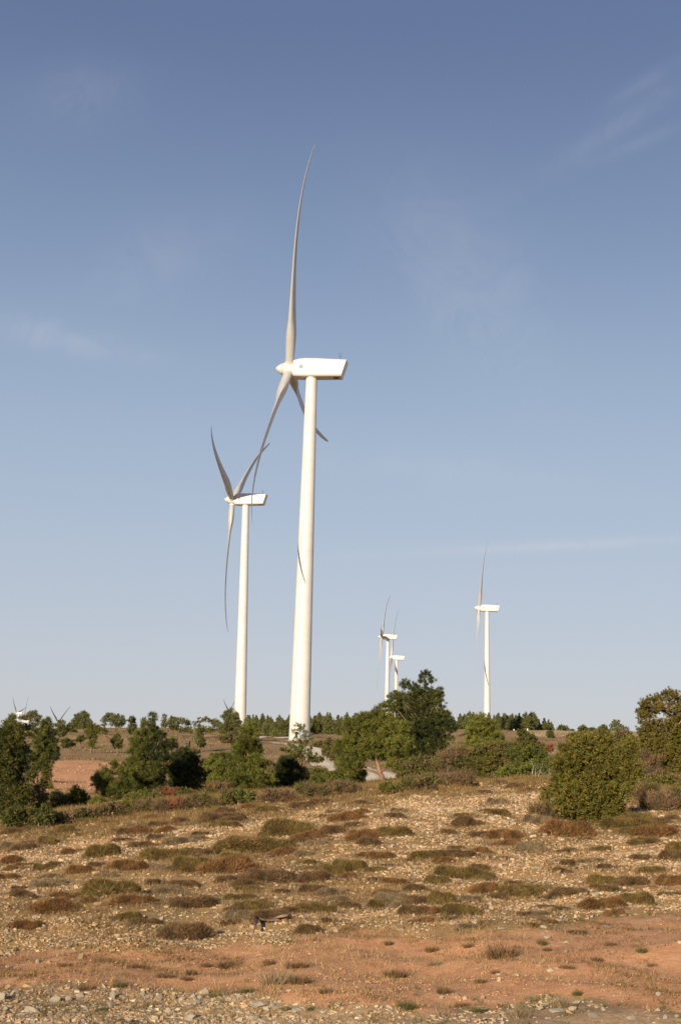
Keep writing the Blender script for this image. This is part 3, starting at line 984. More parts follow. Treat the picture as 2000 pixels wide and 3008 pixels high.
plant('shrub', 'broad green bush between the dark bush-like pine and the gravel road', 'bush', 'D', (830, 1100), 58,
      '700,870,80,46;830,890,110,54;740,960,100,56;860,980,120,56;960,940,120,70;1000,1010,120,50;640,1000,60,46', 'shrub', [SHRUB_G, JUNI, SHRUB], (.45, .35, .2), GREYW, .05, seed=20, k=1.15)
plant('pine_tree', 'bushy low pine covering the bend of the gravel road', 'tree', 'D', (1130, 1080), 59,
      '1090,740,110,60;1180,790,120,60;1060,830,90,60;1180,880,130,70;1240,960,90,70;1120,960,130,70;1290,860,70,46;1330,900,40,30', 'pine', [PINE, JUNI], (.7, .3), r0=.08, seed=21, limbs=8)
plant('pine_tree', 'wide-crowned pine on a bare leaning trunk beside the gravel road', 'tree', '2', (1190, 808), 55.5,
      '1180,292,28,36;1130,312,26,28;1140,352,58,36;1042,382,78,46;962,392,48,36;1200,362,56,36;1092,432,108,54;982,452,68,46;1230,442,88,54;1310,422,48,36;922,532,56,36;1002,522,88,46;1130,512,108,46;1270,532,98,54;1340,482,38,36;882,572,38,26;1002,592,88,36;1200,592,96,36;1290,612,78,44;1100,582,78,36;1252,662,58,36;962,650,88,30',
      'pine', [PINE_L, PINE], (.75, .25), r0=.13, seed=22, limbs=18, lean=(-.25, 0), swell=.98, extra=1)
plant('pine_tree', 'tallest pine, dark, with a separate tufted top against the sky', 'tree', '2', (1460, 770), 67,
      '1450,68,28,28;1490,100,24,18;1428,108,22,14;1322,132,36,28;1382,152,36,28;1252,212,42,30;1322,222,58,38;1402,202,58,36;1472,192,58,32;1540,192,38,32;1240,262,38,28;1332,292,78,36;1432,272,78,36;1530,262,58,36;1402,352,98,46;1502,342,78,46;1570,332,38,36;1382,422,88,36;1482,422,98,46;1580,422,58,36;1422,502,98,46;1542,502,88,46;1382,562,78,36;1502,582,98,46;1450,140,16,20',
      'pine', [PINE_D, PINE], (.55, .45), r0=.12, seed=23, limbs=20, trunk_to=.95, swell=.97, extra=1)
plant('shrub', 'brown-green bush under the tallest pine, right of the leaning trunk', 'bush', '2', (1400, 800), 55,
      '1330,690,60,40;1420,660,70,44;1500,690,60,50;1380,740,80,40;1470,750,90,40;1550,720,50,50', 'shrub', [SHRUB, SHRUB_B, SHRUB_G], (.5, .3, .2), GREYW, .05, seed=24, swell=1.25)
plant('twiggy_bush', 'dry brown twiggy bush with pale stems under the tallest pine', 'bush', '3', (60, 770), 54,
      '20,640,60,46;90,610,70,46;40,700,80,40;120,680,60,50;70,740,90,30', 'twig', [SHRUB_B, SHRUB], (.6, .4), GREYW, .05, seed=25, limbs=12, swell=1.25)
plant('pine_tree', 'bright green rounded pine standing alone before the right-hand wood', 'tree', '3', (265, 700), 84,
      '260,368,34,28;230,412,48,36;302,422,56,36;218,472,58,46;292,482,78,46;352,502,36,36;208,542,56,38;302,552,78,38;240,600,70,36', 'pine', [PINE_L], r0=.10, seed=26, limbs=8, k=1.25, swell=1.16)
plant('shrub', 'large domed olive-brown bush between the leaning trunk and the bare grey twigs', 'bush', '3', (280, 785), 54,
      '350,560,52,36;270,610,80,50;200,660,50,50;330,640,80,50;250,710,90,56;380,660,50,44;320,740,60,34', 'shrub', [SHRUB, JUNI, SHRUB_B], (.5, .4, .1), GREYW, .06, seed=27, k=1.1, swell=1.42)
plant('shrub', 'rust-red leaved bush beside the large domed olive-brown bush', 'bush', '3', (420, 775), 53.5,
      '440,560,46,36;450,620,56,44;420,690,46,44;370,755,36,22;470,680,40,40', 'shrub', [SHRUB_R, SHRUB_B, SHRUB], (.16, .34, .5), GREYW, .04, seed=28, swell=1.42)
plant('shrub', 'round green bush behind the bare grey twigs', 'bush', '3', (560, 790), 53,
      '530,570,70,40;600,590,60,44;560,620,90,50;630,620,40,36;520,640,50,40', 'shrub', [SHRUB_G, JUNI], (.65, .35), GREYW, .06, seed=29, limbs=10, swell=1.42)
plant('shrub', 'low dark-green bush spreading at the foot of the bare grey twigs', 'bush', '3', (560, 785), 52,
      '460,720,60,34;530,700,60,36;640,680,70,44;690,720,50,40;580,740,90,34;500,750,80,26;700,660,30,26', 'shrub', [SHRUB_G], None, GREYW, .04, seed=30, swell=1.42)
plant('juniper_bush', 'big round dense juniper bush on the stony ground', 'bush', '3', (970, 1050), None,
      '1050,462,24,22;950,512,66,44;1040,512,70,44;870,562,76,46;980,602,116,66;1080,592,56,56;820,642,66,46;930,692,146,76;1075,692,70,76;800,722,66,56;880,802,146,86;1030,802,110,86;850,882,106,76;960,932,160,86;1080,932,100,80;880,980,86,56;1000,1000,110,44;780,800,50,60;840,940,76,60;1090,990,90,50;1140,860,60,70;1060,480,40,30',
      'dense', [JUNI], r0=.08, seed=31, k=1.0, swell=1.1, depth=.6, limbs=5)
plant('juniper_bush', 'tall juniper bush joined to the right flank of the big round juniper', 'bush', '3', (1210, 1010), 30.5,
      '1180,592,48,52;1200,672,64,56;1230,752,66,66;1210,842,86,66;1265,892,54,76;1230,950,76,46;1160,760,50,70;1150,900,60,70;1285,940,42,56;1275,830,48,60;1240,560,40,60;1312,900,40,66;1300,800,40,56;1262,690,40,56', 'dense', [JUNI], r0=.06, seed=32, k=1.05, depth=.6, limbs=5)
plant('juniper_bush', 'small juniper sprout at the left foot of the big round juniper', 'bush', '3', (690, 905), 29.5,
      '690,850,44,34;730,840,30,36;670,880,30,20', 'juniper', [JUNI], r0=.03, seed=33, k=.8, limbs=3)
plant('shrub', 'brown-green bush behind the shoulder of the big round juniper', 'bush', '3', (1190, 700), 47,
      '1190,470,44,34;1140,510,44,40;1220,520,44,44;1180,580,60,50;1250,600,40,50;1200,650,60,40', 'shrub', [SHRUB, SHRUB_B, JUNI], (.4, .35, .25), GREYW, .06, seed=34, limbs=12, swell=1.25)
plant('juniper_tree', 'tall open juniper tree with sky gaps at the right edge', 'tree', '3', (1450, 865), 44,
      '1490,205,38,26;1400,240,42,26;1330,258,26,20;1540,240,36,36;1358,312,56,30;1455,290,50,28;1532,322,46,36;1308,352,26,26;1392,402,44,32;1542,412,46,46;1322,432,36,26;1378,462,56,36;1462,492,58,36;1550,502,46,46;1350,532,56,44;1440,562,66,36;1530,592,56,36;1388,602,56,34;1480,650,56,34;1620,300,56,56;1650,450,76,66;1650,600,76,66;1400,700,70,44;1540,690,70,50;1480,740,80,44;1580,760,70,50;1420,520,60,44;1500,420,50,40',
      'juniper', [JUNI_O, JUNI], (.6, .4), GREYW, .06, seed=35, extra=1, depth=.7, limbs=12, trunk_to=.9, k=1.0, swell=1.22)
plant('shrub', 'olive low bush under the tall open juniper tree', 'bush', '3', (1480, 900), 42,
      '1420,770,60,34;1490,790,80,40;1560,770,50,50;1450,850,60,30;1560,860,60,44', 'shrub', [JUNI, SHRUB, SHRUB_B], (.6, .25, .15), GREYW, .05, seed=36, swell=1.25)
plant('twiggy_bush', 'bare grey-brown twiggy bush between the junipers at the right', 'bush', '3', (1340, 830), 43,
      '1310,640,36,50;1360,680,50,50;1320,740,44,50;1390,740,50,40;1350,790,50,30', 'twig', [SHRUB_B], None, GREYW, .05, seed=37, limbs=20, swell=1.25)

# ---- low scrub bushes in front of the tree line
SCRUB = 'low scrub bushes along the edge of the stony slope'
for i, (lb, u, v, w, h, mats, mix, sty) in enumerate((
    ('low dark-green scrub bush at the foot of the large dark juniper', 40, 2440, 90, 70, [JUNI_D, SHRUB], (.6, .4), 'shrub'),
    ('grey-green scrub bush leaning out from under the open bush with the bare stem', 110, 2432, 90, 66, [SHRUB, JUNI_D], (.6, .4), 'shrub'),
    ('brownish scrub bush below the rounded grey-green shrub', 178, 2425, 80, 50, [SHRUB, SHRUB_B], (.5, .5), 'shrub'),
    ('dark low scrub bush below the bushy olive shrub', 246, 2412, 80, 40, [JUNI_D, SHRUB_B], (.6, .4), 'shrub'),
    ('grey-brown scrub bush between the pine sapling and the spreading low pine', 318, 2404, 80, 44, [SHRUB_B, SHRUB], (.6, .4), 'shrub'),
    ('olive scrub bush below the spreading low pine', 372, 2394, 90, 44, [SHRUB, JUNI], (.7, .3), 'shrub'),
    ('brown scrub bush in front of the low olive shrub', 430, 2390, 90, 36, [SHRUB_B, SHRUB], (.6, .4), 'twig'),
    ('rusty scrub bush in front of the reddish-leaved shrub', 505, 2386, 90, 40, [SHRUB_B, SHRUB_R], (.8, .2), 'twig'),
    ('grey-brown scrub bush in front of the rust-brown twiggy bush', 610, 2376, 110, 40, [SHRUB_B, SHRUB], (.7, .3), 'twig'),
    ('olive scrub bush below the lit pine before the second tower', 700, 2366, 110, 44, [SHRUB, SHRUB_G], (.7, .3), 'shrub'),
    ('dry brown scrub bush below the dark bush-like pine', 820, 2358, 110, 36, [SHRUB_B], None, 'twig'),
    ('greyish scrub bush below the broad green bush', 920, 2346, 120, 40, [SHRUB_B, SHRUB], (.6, .4), 'twig'),
    ('mauve-brown scrub bush below the bend of the road', 1010, 2336, 110, 36, [SHRUB_B], None, 'twig'),
    ('bright olive scrub bush in front of the bare leaning trunk', 1148, 2334, 76, 34, [JUNI, SHRUB_G], (.5, .5), 'shrub'),
    ('brown scrub bush between the leaning trunk and the dry twiggy bush', 1240, 2322, 110, 44, [SHRUB_B, SHRUB], (.6, .4), 'twig'),
    ('greyish dry scrub bush below the large domed bush', 1350, 2310, 100, 36, [SHRUB_B], None, 'twig'),
    ('dry straw-brown scrub at the left side of the big round juniper', 1600, 2412, 100, 56, [SHRUB_B, SHRUB], (.8, .2), 'twig'),
    ('dry straw-brown scrub right of the big round juniper', 1925, 2384, 120, 60, [SHRUB_B], None, 'twig'),
    ('low brown scrub between the round juniper and the tall open juniper', 1900, 2352, 60, 50, [SHRUB_B, SHRUB], (.7, .3), 'twig'),
    ('brown scrub under the right edge of the tall open juniper', 1985, 2376, 80, 56, [SHRUB_B, SHRUB], (.6, .4), 'twig'))):
    rr = np.random.default_rng(500 + i)
    lo = ';'.join(f'{u + dx * w:.0f},{v - h * f:.0f},{w * rx_:.0f},{h * ry_:.0f}' for dx, f, rx_, ry_ in
                  [(rr.uniform(-.34, .34), rr.uniform(.25, .68), rr.uniform(.16, .28), rr.uniform(.24, .36)) for _ in range(6)])
    plant('scrub_bush', lb, 'bush', 's', (u, v), None, lo, sty, mats, mix, GREYW, .02, group=SCRUB, k=.85, limbs=6, seed=600 + i)

# ---- hillside bushes and the pines along the left ridge
PINEF = [PINE_FAR, PINE]
RIDGE = 'pines standing along the left ridge'
def ridge(label, crop, base, Y, lobes, style='pinefar', mats=PINEF, mix=(.7, .3), name='pine_tree', cat='tree', seed=0, r0=.13, group=RIDGE, k=1.0, extra=1):
    return plant(name, label, cat, crop, base, Y, lobes, style, mats, mix, BARK, r0, .8, group, k, 7, (0, 0), 100 + seed, extra, swell=1.15)
ridge('dark ridge pine left of the gappy one that hides a far turbine', 'A', (170, 720), 235, '190,480,58,36;130,570,76,36;200,572,66,46;240,622,46,36;90,612,46,28', seed=1)
ridge('gappy ridge pine with a far turbine showing through its branches', 'A', (470, 700), 240,
      '540,430,56,36;602,425,22,36;480,455,46,30;420,490,70,24;345,490,40,18;640,490,44,30;560,522,86,34;650,562,46,28;370,622,70,26;480,645,64,32;572,610,50,30;440,660,54,24', seed=2, extra=0)
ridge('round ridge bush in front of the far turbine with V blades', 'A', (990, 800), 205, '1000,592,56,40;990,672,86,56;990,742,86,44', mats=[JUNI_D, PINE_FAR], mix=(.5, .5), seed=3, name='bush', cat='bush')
ridge('broad cone-shaped ridge pine right of the far turbine with V blades', 'A', (1360, 720), 240,
      '1380,430,46,34;1300,482,66,40;1430,482,46,40;1240,552,66,40;1360,552,96,46;1470,562,46,36;1180,612,56,36;1300,622,106,46;1420,622,86,46;1360,672,86,30', seed=4)
ridge('small bush below the broad cone-shaped ridge pine', 'A', (1190, 790), 225, '1190,745,46,34;1230,760,36,24', 'shrubfar', [SHRUB_G, JUNI_D], (.5, .5), 'bush', 'bush', 5)
ridge('slim pine low on the hillside right of the cone-shaped ridge pine', 'A', (1510, 1010), 168,
      '1510,632,46,40;1456,740,50,44;1536,722,56,52;1520,832,56,52;1506,930,46,50', 'pine', [PINE, JUNI], (.6, .4), seed=6, k=1.6)
ridge('low round bush on the brown hillside above the red field', 'A', (1340, 900), 185, '1340,835,56,36;1300,860,40,28', 'shrubfar', [JUNI_D], None, 'bush', 'bush', 7)
ridge('grey-green bush on the brown hillside just above the red field', 'A', (1130, 960), 178, '1110,890,70,40;1170,930,50,34;1060,950,50,26', 'shrubfar', [JUNI_D, SHRUB], (.5, .5), 'bush', 'bush', 8)
ridge('umbrella-shaped ridge pine on a thin bare trunk', 'B', (425, 830), 235,
      '230,442,56,22;180,482,46,26;340,472,56,30;130,540,36,26;260,522,86,34;420,502,56,34;380,552,96,34;150,590,26,24;300,602,56,24;400,622,56,24;470,572,46,34', seed=9, extra=0)
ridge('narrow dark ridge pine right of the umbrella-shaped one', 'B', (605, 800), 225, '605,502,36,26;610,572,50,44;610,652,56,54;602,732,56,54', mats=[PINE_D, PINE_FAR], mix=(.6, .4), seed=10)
ridge('small pale ridge pine left of the umbrella-shaped one', 'B', (112, 800), 215, '115,642,34,30;110,722,56,44;30,660,34,40', seed=11)
ridge('lit round bush on the hillside below the umbrella-shaped pine', 'B', (370, 1010), 172, '360,802,46,34;360,882,84,52;370,952,66,34', 'shrubfar', [JUNI, PINE_FAR], (.5, .5), 'bush', 'bush', 12)
ridge('wide flat-topped ridge pine behind the tall lit pine', 'B', (1330, 735), 240,
      '1140,480,36,26;1110,562,36,26;1180,562,56,34;1280,512,56,30;1280,582,76,34;1390,542,76,34;1480,562,66,34;1545,590,40,20;1150,622,56,24;1300,655,76,28;1420,682,86,32;1530,690,56,44', seed=13, extra=0)
ridge('flat-topped ridge pine left of the second tower base', 'C', (330, 745), 245,
      '160,532,46,26;260,522,56,26;370,552,66,30;100,602,46,34;430,592,66,34;170,660,50,24;280,690,70,34;420,665,76,44;490,625,36,44', seed=14, extra=0)
ridge('cone-shaped ridge pine touching the second tower base', 'C', (660, 830), 225,
      '685,372,36,24;610,432,56,36;740,422,36,30;530,470,34,20;660,492,106,36;760,492,40,30;620,562,76,36;730,572,86,36;800,560,26,24;580,642,86,44;700,652,106,44;640,742,126,44', seed=15)
ridge('brownish low bush under the cone-shaped ridge pine', 'C', (600, 900), 205, '560,830,80,40;660,850,80,36;600,800,60,40', 'shrubfar', [SHRUB, SHRUB_B], (.6, .4), 'bush', 'bush', 16)
ridge('round bush below the flat-topped pine left of the second tower', 'C', (150, 970), 185, '150,702,66,44;130,792,56,54;165,882,66,44;170,930,60,30', 'shrubfar', [JUNI_D, PINE_FAR], (.5, .5), 'bush', 'bush', 17)
ridge('short ridge pine just right of the second tower base', 'C', (1000, 760), 245, '990,582,56,36;940,640,50,40;1030,650,60,40;990,710,70,34', seed=18)
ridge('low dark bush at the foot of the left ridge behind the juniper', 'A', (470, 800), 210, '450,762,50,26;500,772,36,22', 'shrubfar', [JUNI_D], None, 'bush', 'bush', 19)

VERGE = 'bushes on the verge of the gravel road'
for i, (lb, bs, Y, lo) in enumerate((
    ('grey-brown bush right of the biggest tower base, behind the gravel road', (770, 610), 215, '700,520,70,46;780,500,70,56;830,560,60,40;760,570,80,34'),
    ('tall grey-green bush on the far verge of the gravel road', (880, 640), 170, '860,480,56,60;880,550,60,56;850,600,60,40'),
    ('low bush at the bend of the gravel road, beside the bushy low pine', (930, 700), 140, '890,640,50,44;950,650,54,44;930,680,60,26'),
    ('brownish bush on the near verge where the gravel road passes the sparse pine', (690, 720), 125, '640,690,44,30;700,690,50,34;730,705,40,24'))):
    ridge(lb, 'D', bs, Y, lo, 'shrubfar', [SHRUB, JUNI_D, SHRUB_B], (.45, .3, .25), 'bush', 'bush', 60 + i, .06, VERGE, .75)

# ---- lone bushes on the right-hand skyline
SKYB = 'bushes on the right-hand skyline'
for i, (lb, bs, Y, lo, nm, ct) in enumerate((
    ('dark dome-shaped bush nearest the wood on the bare right skyline', (990, 372), 430, '990,345,46,26;960,355,30,18;1020,355,30,18', 'bush', 'bush'),
    ('tiny low bush between two larger ones on the bare right skyline', (1090, 378), 430, '1090,370,22,10', 'bush', 'bush'),
    ('rounded cone-shaped bush on the right skyline, second in size there', (1222, 425), 395, '1220,345,34,22;1220,378,56,36;1225,405,44,20', 'bush', 'bush'),
    ('flat low bush between the cone-shaped and the brownish skyline bush', (1335, 392), 425, '1335,368,44,18;1310,378,30,12', 'bush', 'bush'),
    ('brownish pointed bush on the right skyline next to the small pine', (1455, 395), 420, '1465,330,24,20;1440,355,44,26;1470,368,40,24', 'bush', 'bush'))):
    ridge(lb, 'E', bs, Y, lo, 'shrubfar', [JUNI_D, PINE_FAR], (.6, .4), nm, ct, 30 + i, .08, SKYB, 1.5)
ridge('small open pine alone on the right skyline above the big round juniper', '3', (1143, 452), 415, '1140,385,22,12;1122,405,20,10;1160,408,24,14;1118,430,18,9;1152,434,26,10', 'pinefar', PINEF, (.7, .3), seed=36, group=SKYB, extra=0, k=1.2)
ridge('grey-green bush on the slope under the wood, right of the bright rounded pine', 'E', (590, 520), 250, '560,440,60,36;620,450,60,36;590,490,90,40;520,400,40,36', 'shrubfar', [JUNI_D, SHRUB], (.6, .4), 'bush', 'bush', 37, .08, 'bushes on the right-hand slope', 1.0)
ridge('small grey-green bush on the dry grass below the bare skyline', 'E', (848, 462), 300, '848,410,30,24;850,440,36,22', 'shrubfar', [JUNI_D], None, 'bush', 'bush', 38, .06, 'bushes on the right-hand slope', 1.2)
ridge('red-leaved small bush on the right slope beside the round juniper', 'E', (850, 615), 190, '850,575,34,28;830,595,34,20', 'shrubfar', [SHRUB_R], None, 'bush', 'bush', 39, .06, 'bushes on the right-hand slope', .8)
ridge('brown bush at the slope top left of the round juniper', 'E', (740, 590), 180, '735,540,36,34;760,560,30,26', 'shrubfar', [SHRUB_B, SHRUB], (.6, .4), 'bush', 'bush', 40, .06, 'bushes on the right-hand slope', .8)
ridge('wide grey-brown bush below the cone-shaped skyline bush', 'E', (1140, 455), 300, '1140,430,56,20;1080,440,40,14', 'shrubfar', [SHRUB, JUNI_D], (.5, .5), 'bush', 'bush', 41, .06, 'bushes on the right-hand slope', 1.2)

# ---- the far wood: single pines, copies of a few grown ones
woods = []
for i in range(6):
    rng = np.random.default_rng(300 + i)
    H = 5.0
    LL = []
    slim = (.85, 1.1, 1.25, .95, 1.15, 1.0)[i]
    nl = 16
    for j in range(nl):
        t = (j + .5) / nl
        r = (1.45 * (1 - t) ** .95 + .13) * slim * rng.uniform(.8, 1.2)
        a = rng.uniform(0, 6.28)
        off = r * .55 * rng.uniform(.2, 1)
        LL.append((off * math.cos(a), off * math.sin(a), H * (.14 + .80 * t), r * .62, r * .62, r * .46 + .12))
    woods.append((crown_mesh('pine_crown', rng, LL, 'pinefar', [PINE_FAR, PINE], (.75, .25), .95), stems_mesh(rng, .5, LL, .11, BARK, limbs=3)))

wrng = np.random.default_rng(77)
wood_pts = []
def wood(n, u0, u1, Y0, Y1, h0, h1, label, group, v_lim=None, dmin=2.2):
    c, tries = 0, 0
    while c < n and tries < n * 40:
        tries += 1
        u, Y = wrng.uniform(u0, u1), math.sqrt(wrng.uniform(Y0 ** 2, Y1 ** 2))
        x = at(u, 2150, Y)[0]
        if any((x - a) ** 2 + (Y - b) ** 2 < dmin ** 2 for a, b in wood_pts[-400:]):
            continue
        z = float(ground_z(x, Y))
        if v_lim:
            vb = project(np.array([[x, Y, z]]))[1][0]
            if not v_lim[0] < vb < v_lim[1]:
                continue
        wood_pts.append((x, Y))
        cr_m, tr_m = woods[wrng.integers(6)]
        root = empty('pine_tree', (x, Y, z))
        tag(root, label, 'tree', group)
        s = wrng.uniform(h0, h1) / 5.0
        root.scale = (s * wrng.uniform(.9, 1.2), s * wrng.uniform(.9, 1.2), s)
        root.rotation_euler = (0, 0, wrng.uniform(0, 6.28))
        link('crown', cr_m, root)
        link('trunk', tr_m, root)
        c += 1
WR = 'pines of the wood on the right-hand hill'
wood(62, 1290, 1585, 408, 470, 4.2, 6.3, 'dark-green pine inside the wood on the right hill below the lone turbine', WR)
wood(9, 1570, 1622, 425, 460, 3.2, 5.0, 'pine at the bare right-hand end of the wood on the right hill', WR)
WC = 'pines of the wood behind the biggest tower'
wood(92, 905, 1330, 300, 640, 4.0, 6.0, 'dark-green pine of the wood on the hill right behind the biggest tower', WC)
wood(44, 722, 905, 285, 400, 3.6, 5.2, 'dark-green pine of the wood between the two large towers', WC)

# ------------------------------------------------------------------ dead wood
def dead_shrub(label, crop, base, Y, h, seed, spread=.5, n=5, m=GREYW, straight=False):
    rng = np.random.default_rng(seed)
    u, v = px(crop, *base)
    b = at(u, v, Y)
    z = float(ground_z(b[0], Y))
    mb = MB()
    def grow(p, d, ln, r, dep):
        pts, rr = [p], [r]
        for i in range(3):
            d = unit(d + rng.normal(size=3) * (.10 if straight and dep == 0 else .28))
            p = p + d * ln / 3
            pts.append(p)
            rr.append(r * (1 - .25 * (i + 1)))
        mb.tube(pts, rr, 6)
        if dep < 3:
            for q in range(2 if dep else 3):
                grow(pts[-1 - (q % 2)], unit(d + rng.normal(size=3) * .7), ln * rng.uniform(.45, .7), rr[-1], dep + 1)
    for i in range(n):
        grow(np.array([rng.normal() * .06 * (n > 1), rng.normal() * .06 * (n > 1), -.05]), unit(np.array([rng.normal() * spread, rng.normal() * spread, 1])), h * rng.uniform(.5, .75), h * .028, 0)
    o = link('dead_shrub', mb.mesh('dead_shrub', [m], True), None, (b[0], Y, z))
    tag(o, label, 'dead shrub', 'bare grey twigs near the round juniper')
dead_shrub('straight pale bare sapling stem, the taller of the bare grey twigs', '3', (582, 800), 47, .95, 1, .08, 1, straight=True)
dead_shrub('forked bare grey twigs beside the straight pale sapling stem', '3', (615, 795), 46.5, .75, 2, .25, 2)
dead_shrub('low sprawling bare grey twigs closest to the round juniper', '3', (680, 795), 46, .55, 3, .8, 4)
dead_shrub('bare grey branches poking out under the tall open juniper tree', '3', (1350, 770), 42.5, .7, 4, .9, 4)
dead_shrub('pale bare stems inside the dry bush under the tallest pine', '3', (50, 745), 52.5, .9, 5, .5, 4)
dead_shrub('bleached broken branch hanging low at the sparse young pine', 'D', (690, 850), 60, .5, 6, 1.2, 3)

# the weathered stump on the hillside
u, v = px('B', 1505, 1000)
b = at(u, v, 182)
zg = float(ground_z(b[0], 182))
rng = np.random.default_rng(8)
mb = MB()
rings = []
for z in np.linspace(-.1, 1.75, 9):
    r = .40 - .10 * z / 1.75 + .1 * math.exp(-max(z, 0) * 5)
    rings.append([(r * (1 + .14 * math.sin(3 * t + z) + .08 * math.sin(7 * t)) * math.cos(t) + .08 * z, r * (1 + .12 * math.sin(5 * t)) * math.sin(t), z + (.22 * math.sin(2 * t + 1) + .1 * math.sin(5 * t)) * (z > 1.7)) for t in [2 * math.pi * i / 18 for i in range(18)]])
mb.rings(rings)
st = tag(empty('tree_stump', (b[0], 182, zg)), 'dark upright tree stump with its lit side painted pale on the brown hillside', 'tree stump')
link('trunk', mb.mesh('trunk', [DARKW], True), st)
mb = MB()  # sunlight on the left side put in as a pale skin
V, fs = [], []
for i, z in enumerate(np.linspace(.02, 1.35, 8)):
    for t in np.linspace(math.pi * .95, math.pi * 1.32, 5):
        r = .43 - .10 * z / 1.75 + .1 * math.exp(-z * 5)
        r *= (1 + .14 * math.sin(3 * t + z) + .08 * math.sin(7 * t)) + .03
        V.append((r * math.cos(t) + .08 * z, r * math.sin(t), z))
for i in range(7):
    for j in range(4):
        fs.append((i * 5 + j, i * 5 + j + 1, i * 5 + j + 6, i * 5 + j + 5))
mb.add(V, fs)
link('pale_lit_side', mb.mesh('pale_lit_side', [GREYW], True), st)

BRANCHM = noisy('grey_bark', (.07, .05, .045), (.30, .20, .13), 9, .95, .1, .01)
# the broken branch lying on the stones
p0, p1, p2, p3 = hit(*px('s', 744, 2748)), hit(*px('s', 753, 2724)), hit(*px('s', 796, 2717)), hit(*px('s', 844, 2709))
mb = MB()
c = p1
rel = lambda p, h: np.array(p) - c + np.array([0, 0, h])
mb.tube([rel(p0, .01), rel(p0 * .55 + p1 * .45, .04), rel(p1, .085), rel(p1 * .7 + p2 * .3, .07)], [.006, .014, .021, .014], 9)
mb.tube([rel(p1 * .8 + p2 * .2, .075), rel(p1 * .45 + p2 * .55, .045), rel(p2, .035), rel(p2 * .5 + p3 * .5, .05), rel(p3, .055), rel(p3 * 1.06 - p2 * .06, .05)], [.012, .010, .010, .014, .018, .012], 9)
mb.tube([rel(p1 * .3 + p2 * .7, .035), rel(p2 * .6 + p3 * .4, .02), rel(p2 * .35 + p3 * .65, .012)], [.012, .010, .004], 6)
tag(link('dead_branch', mb.mesh('dead_branch', [BRANCHM], True), None, c), 'crooked broken branch lying on the stones, its left end dark and raised', 'branch')

# white hives at the edge of the right-hand wood
for i, (x, y, lb) in enumerate(((425, 333, 'white box-like hive standing apart under the wood'), (553, 342, 'white box-like hive of the close pair under the wood, partly grassed in'), (581, 343, 'white box-like hive of the close pair, the brighter one, under the wood'))):
    u, v = px('E', x, y)
    b = at(u, v, 402)
    r = tag(empty('beehive', (b[0], 402, float(ground_z(b[0], 402)) + .08)), lb, 'hive', 'white hives under the wood')
    r.scale = (.8, .8, .95)
    q = MB(); q.box((0, 0, .30), (.23, .21, .30)); link('hive_body', q.mesh('hive_body', [WHITE]), r)
    q = MB(); q.box((0, 0, .63), (.26, .24, .035)); link('lid', q.mesh('lid', [WHITE]), r)
    q = MB()
    for sx in (-.18, .18):
        for sy in (-.16, .16):
            q.box((sx, sy, -.1), (.025, .025, .0999))
    link('stand', q.mesh('stand', [GREYW]), r)

# ------------------------------------------------------------------ cushion shrubs on the stony slope
def cushion_mesh(name, seed, m, n=3000):
    """low dome, about 1 m wide, of short upright sprigs over a twiggy body"""
    rng = np.random.default_rng(seed)
    lob = [(rng.uniform(-.1, .1), 0, .42, .32, .20)] + [(rng.uniform(-.44, .44), rng.uniform(-.26, .26), rng.uniform(.10, .26), rng.uniform(.10, .22), rng.uniform(.08, .26)) for _ in range(13)]
    def height(x, y):
        h = np.zeros_like(x)
        for cx, cy, a, b, c in lob:
            q = 1 - ((x - cx) / a) ** 2 - ((y - cy) / b) ** 2
            h = np.maximum(h, c * np.sqrt(np.clip(q, 0, 1)))
        return h
    P = []
    while len(P) < n:
        x, y = rng.uniform(-.62, .62), rng.uniform(-.45, .45)
        h = float(height(np.array([x]), np.array([y]))[0])
        if h > .012 or rng.random() < .10 * math.exp(-((x / .55) ** 2 + (y / .4) ** 2) * 1.2):
            P.append((x, y, h))
    P = np.array(P)
    e = .02
    gxn = (height(P[:, 0] + e, P[:, 1]) - height(P[:, 0] - e, P[:, 1])) / (2 * e)
    gyn = (height(P[:, 0], P[:, 1] + e) - height(P[:, 0], P[:, 1] - e)) / (2 * e)
    D = unit(np.stack([-gxn * .8, -gyn * .8, np.ones(len(P)) * .8], -1))
    pat = .8 + .3 * np.sin(P[:, 0] * 9 + rng.uniform(0, 6)) * np.sin(P[:, 1] * 11 + rng.uniform(0, 6))
    T = np.repeat((pat * rng.uniform(.5, 1.5, len(P)))[:, None], 3, 1)
    V, Cc = needles(rng, P - np.array([0, 0, .02]), D, 7, rng.uniform(.04, .15, (len(P) * 7, 1)), .0075, .8, .018, T, .16)
    # the twiggy body underneath
    g = 22
    xs, ys = np.meshgrid(np.linspace(-.66, .66, g), np.linspace(-.48, .48, g))
    hh = height(xs, ys) - .025 + rng.normal(size=xs.shape) * .006
    BV = np.stack([xs.ravel(), ys.ravel(), np.where(hh.ravel() < 0, -.09, hh.ravel())], -1)
    k_ = np.arange(g * g).reshape(g, g)
    tri = np.concatenate([np.stack([k_[:-1, :-1], k_[:-1, 1:], k_[1:, 1:]], -1).reshape(-1, 3), np.stack([k_[:-1, :-1], k_[1:, 1:], k_[1:, :-1]], -1).reshape(-1, 3)])
    AV = np.concatenate([V, BV])
    AC = np.concatenate([Cc, np.full((len(BV), 3), .75)])
    idx = np.concatenate([np.arange(len(V)), (tri + len(V)).ravel()])
    return fast_mesh(name, AV, idx, 3, [m], AC)

CUSH = {c: [cushion_mesh('cushion_shrub', 40 + 7 * i + j, HEATH[i]) for j in range(5)] for i, c in enumerate(('rust', 'olive', 'brown', 'grey'))}

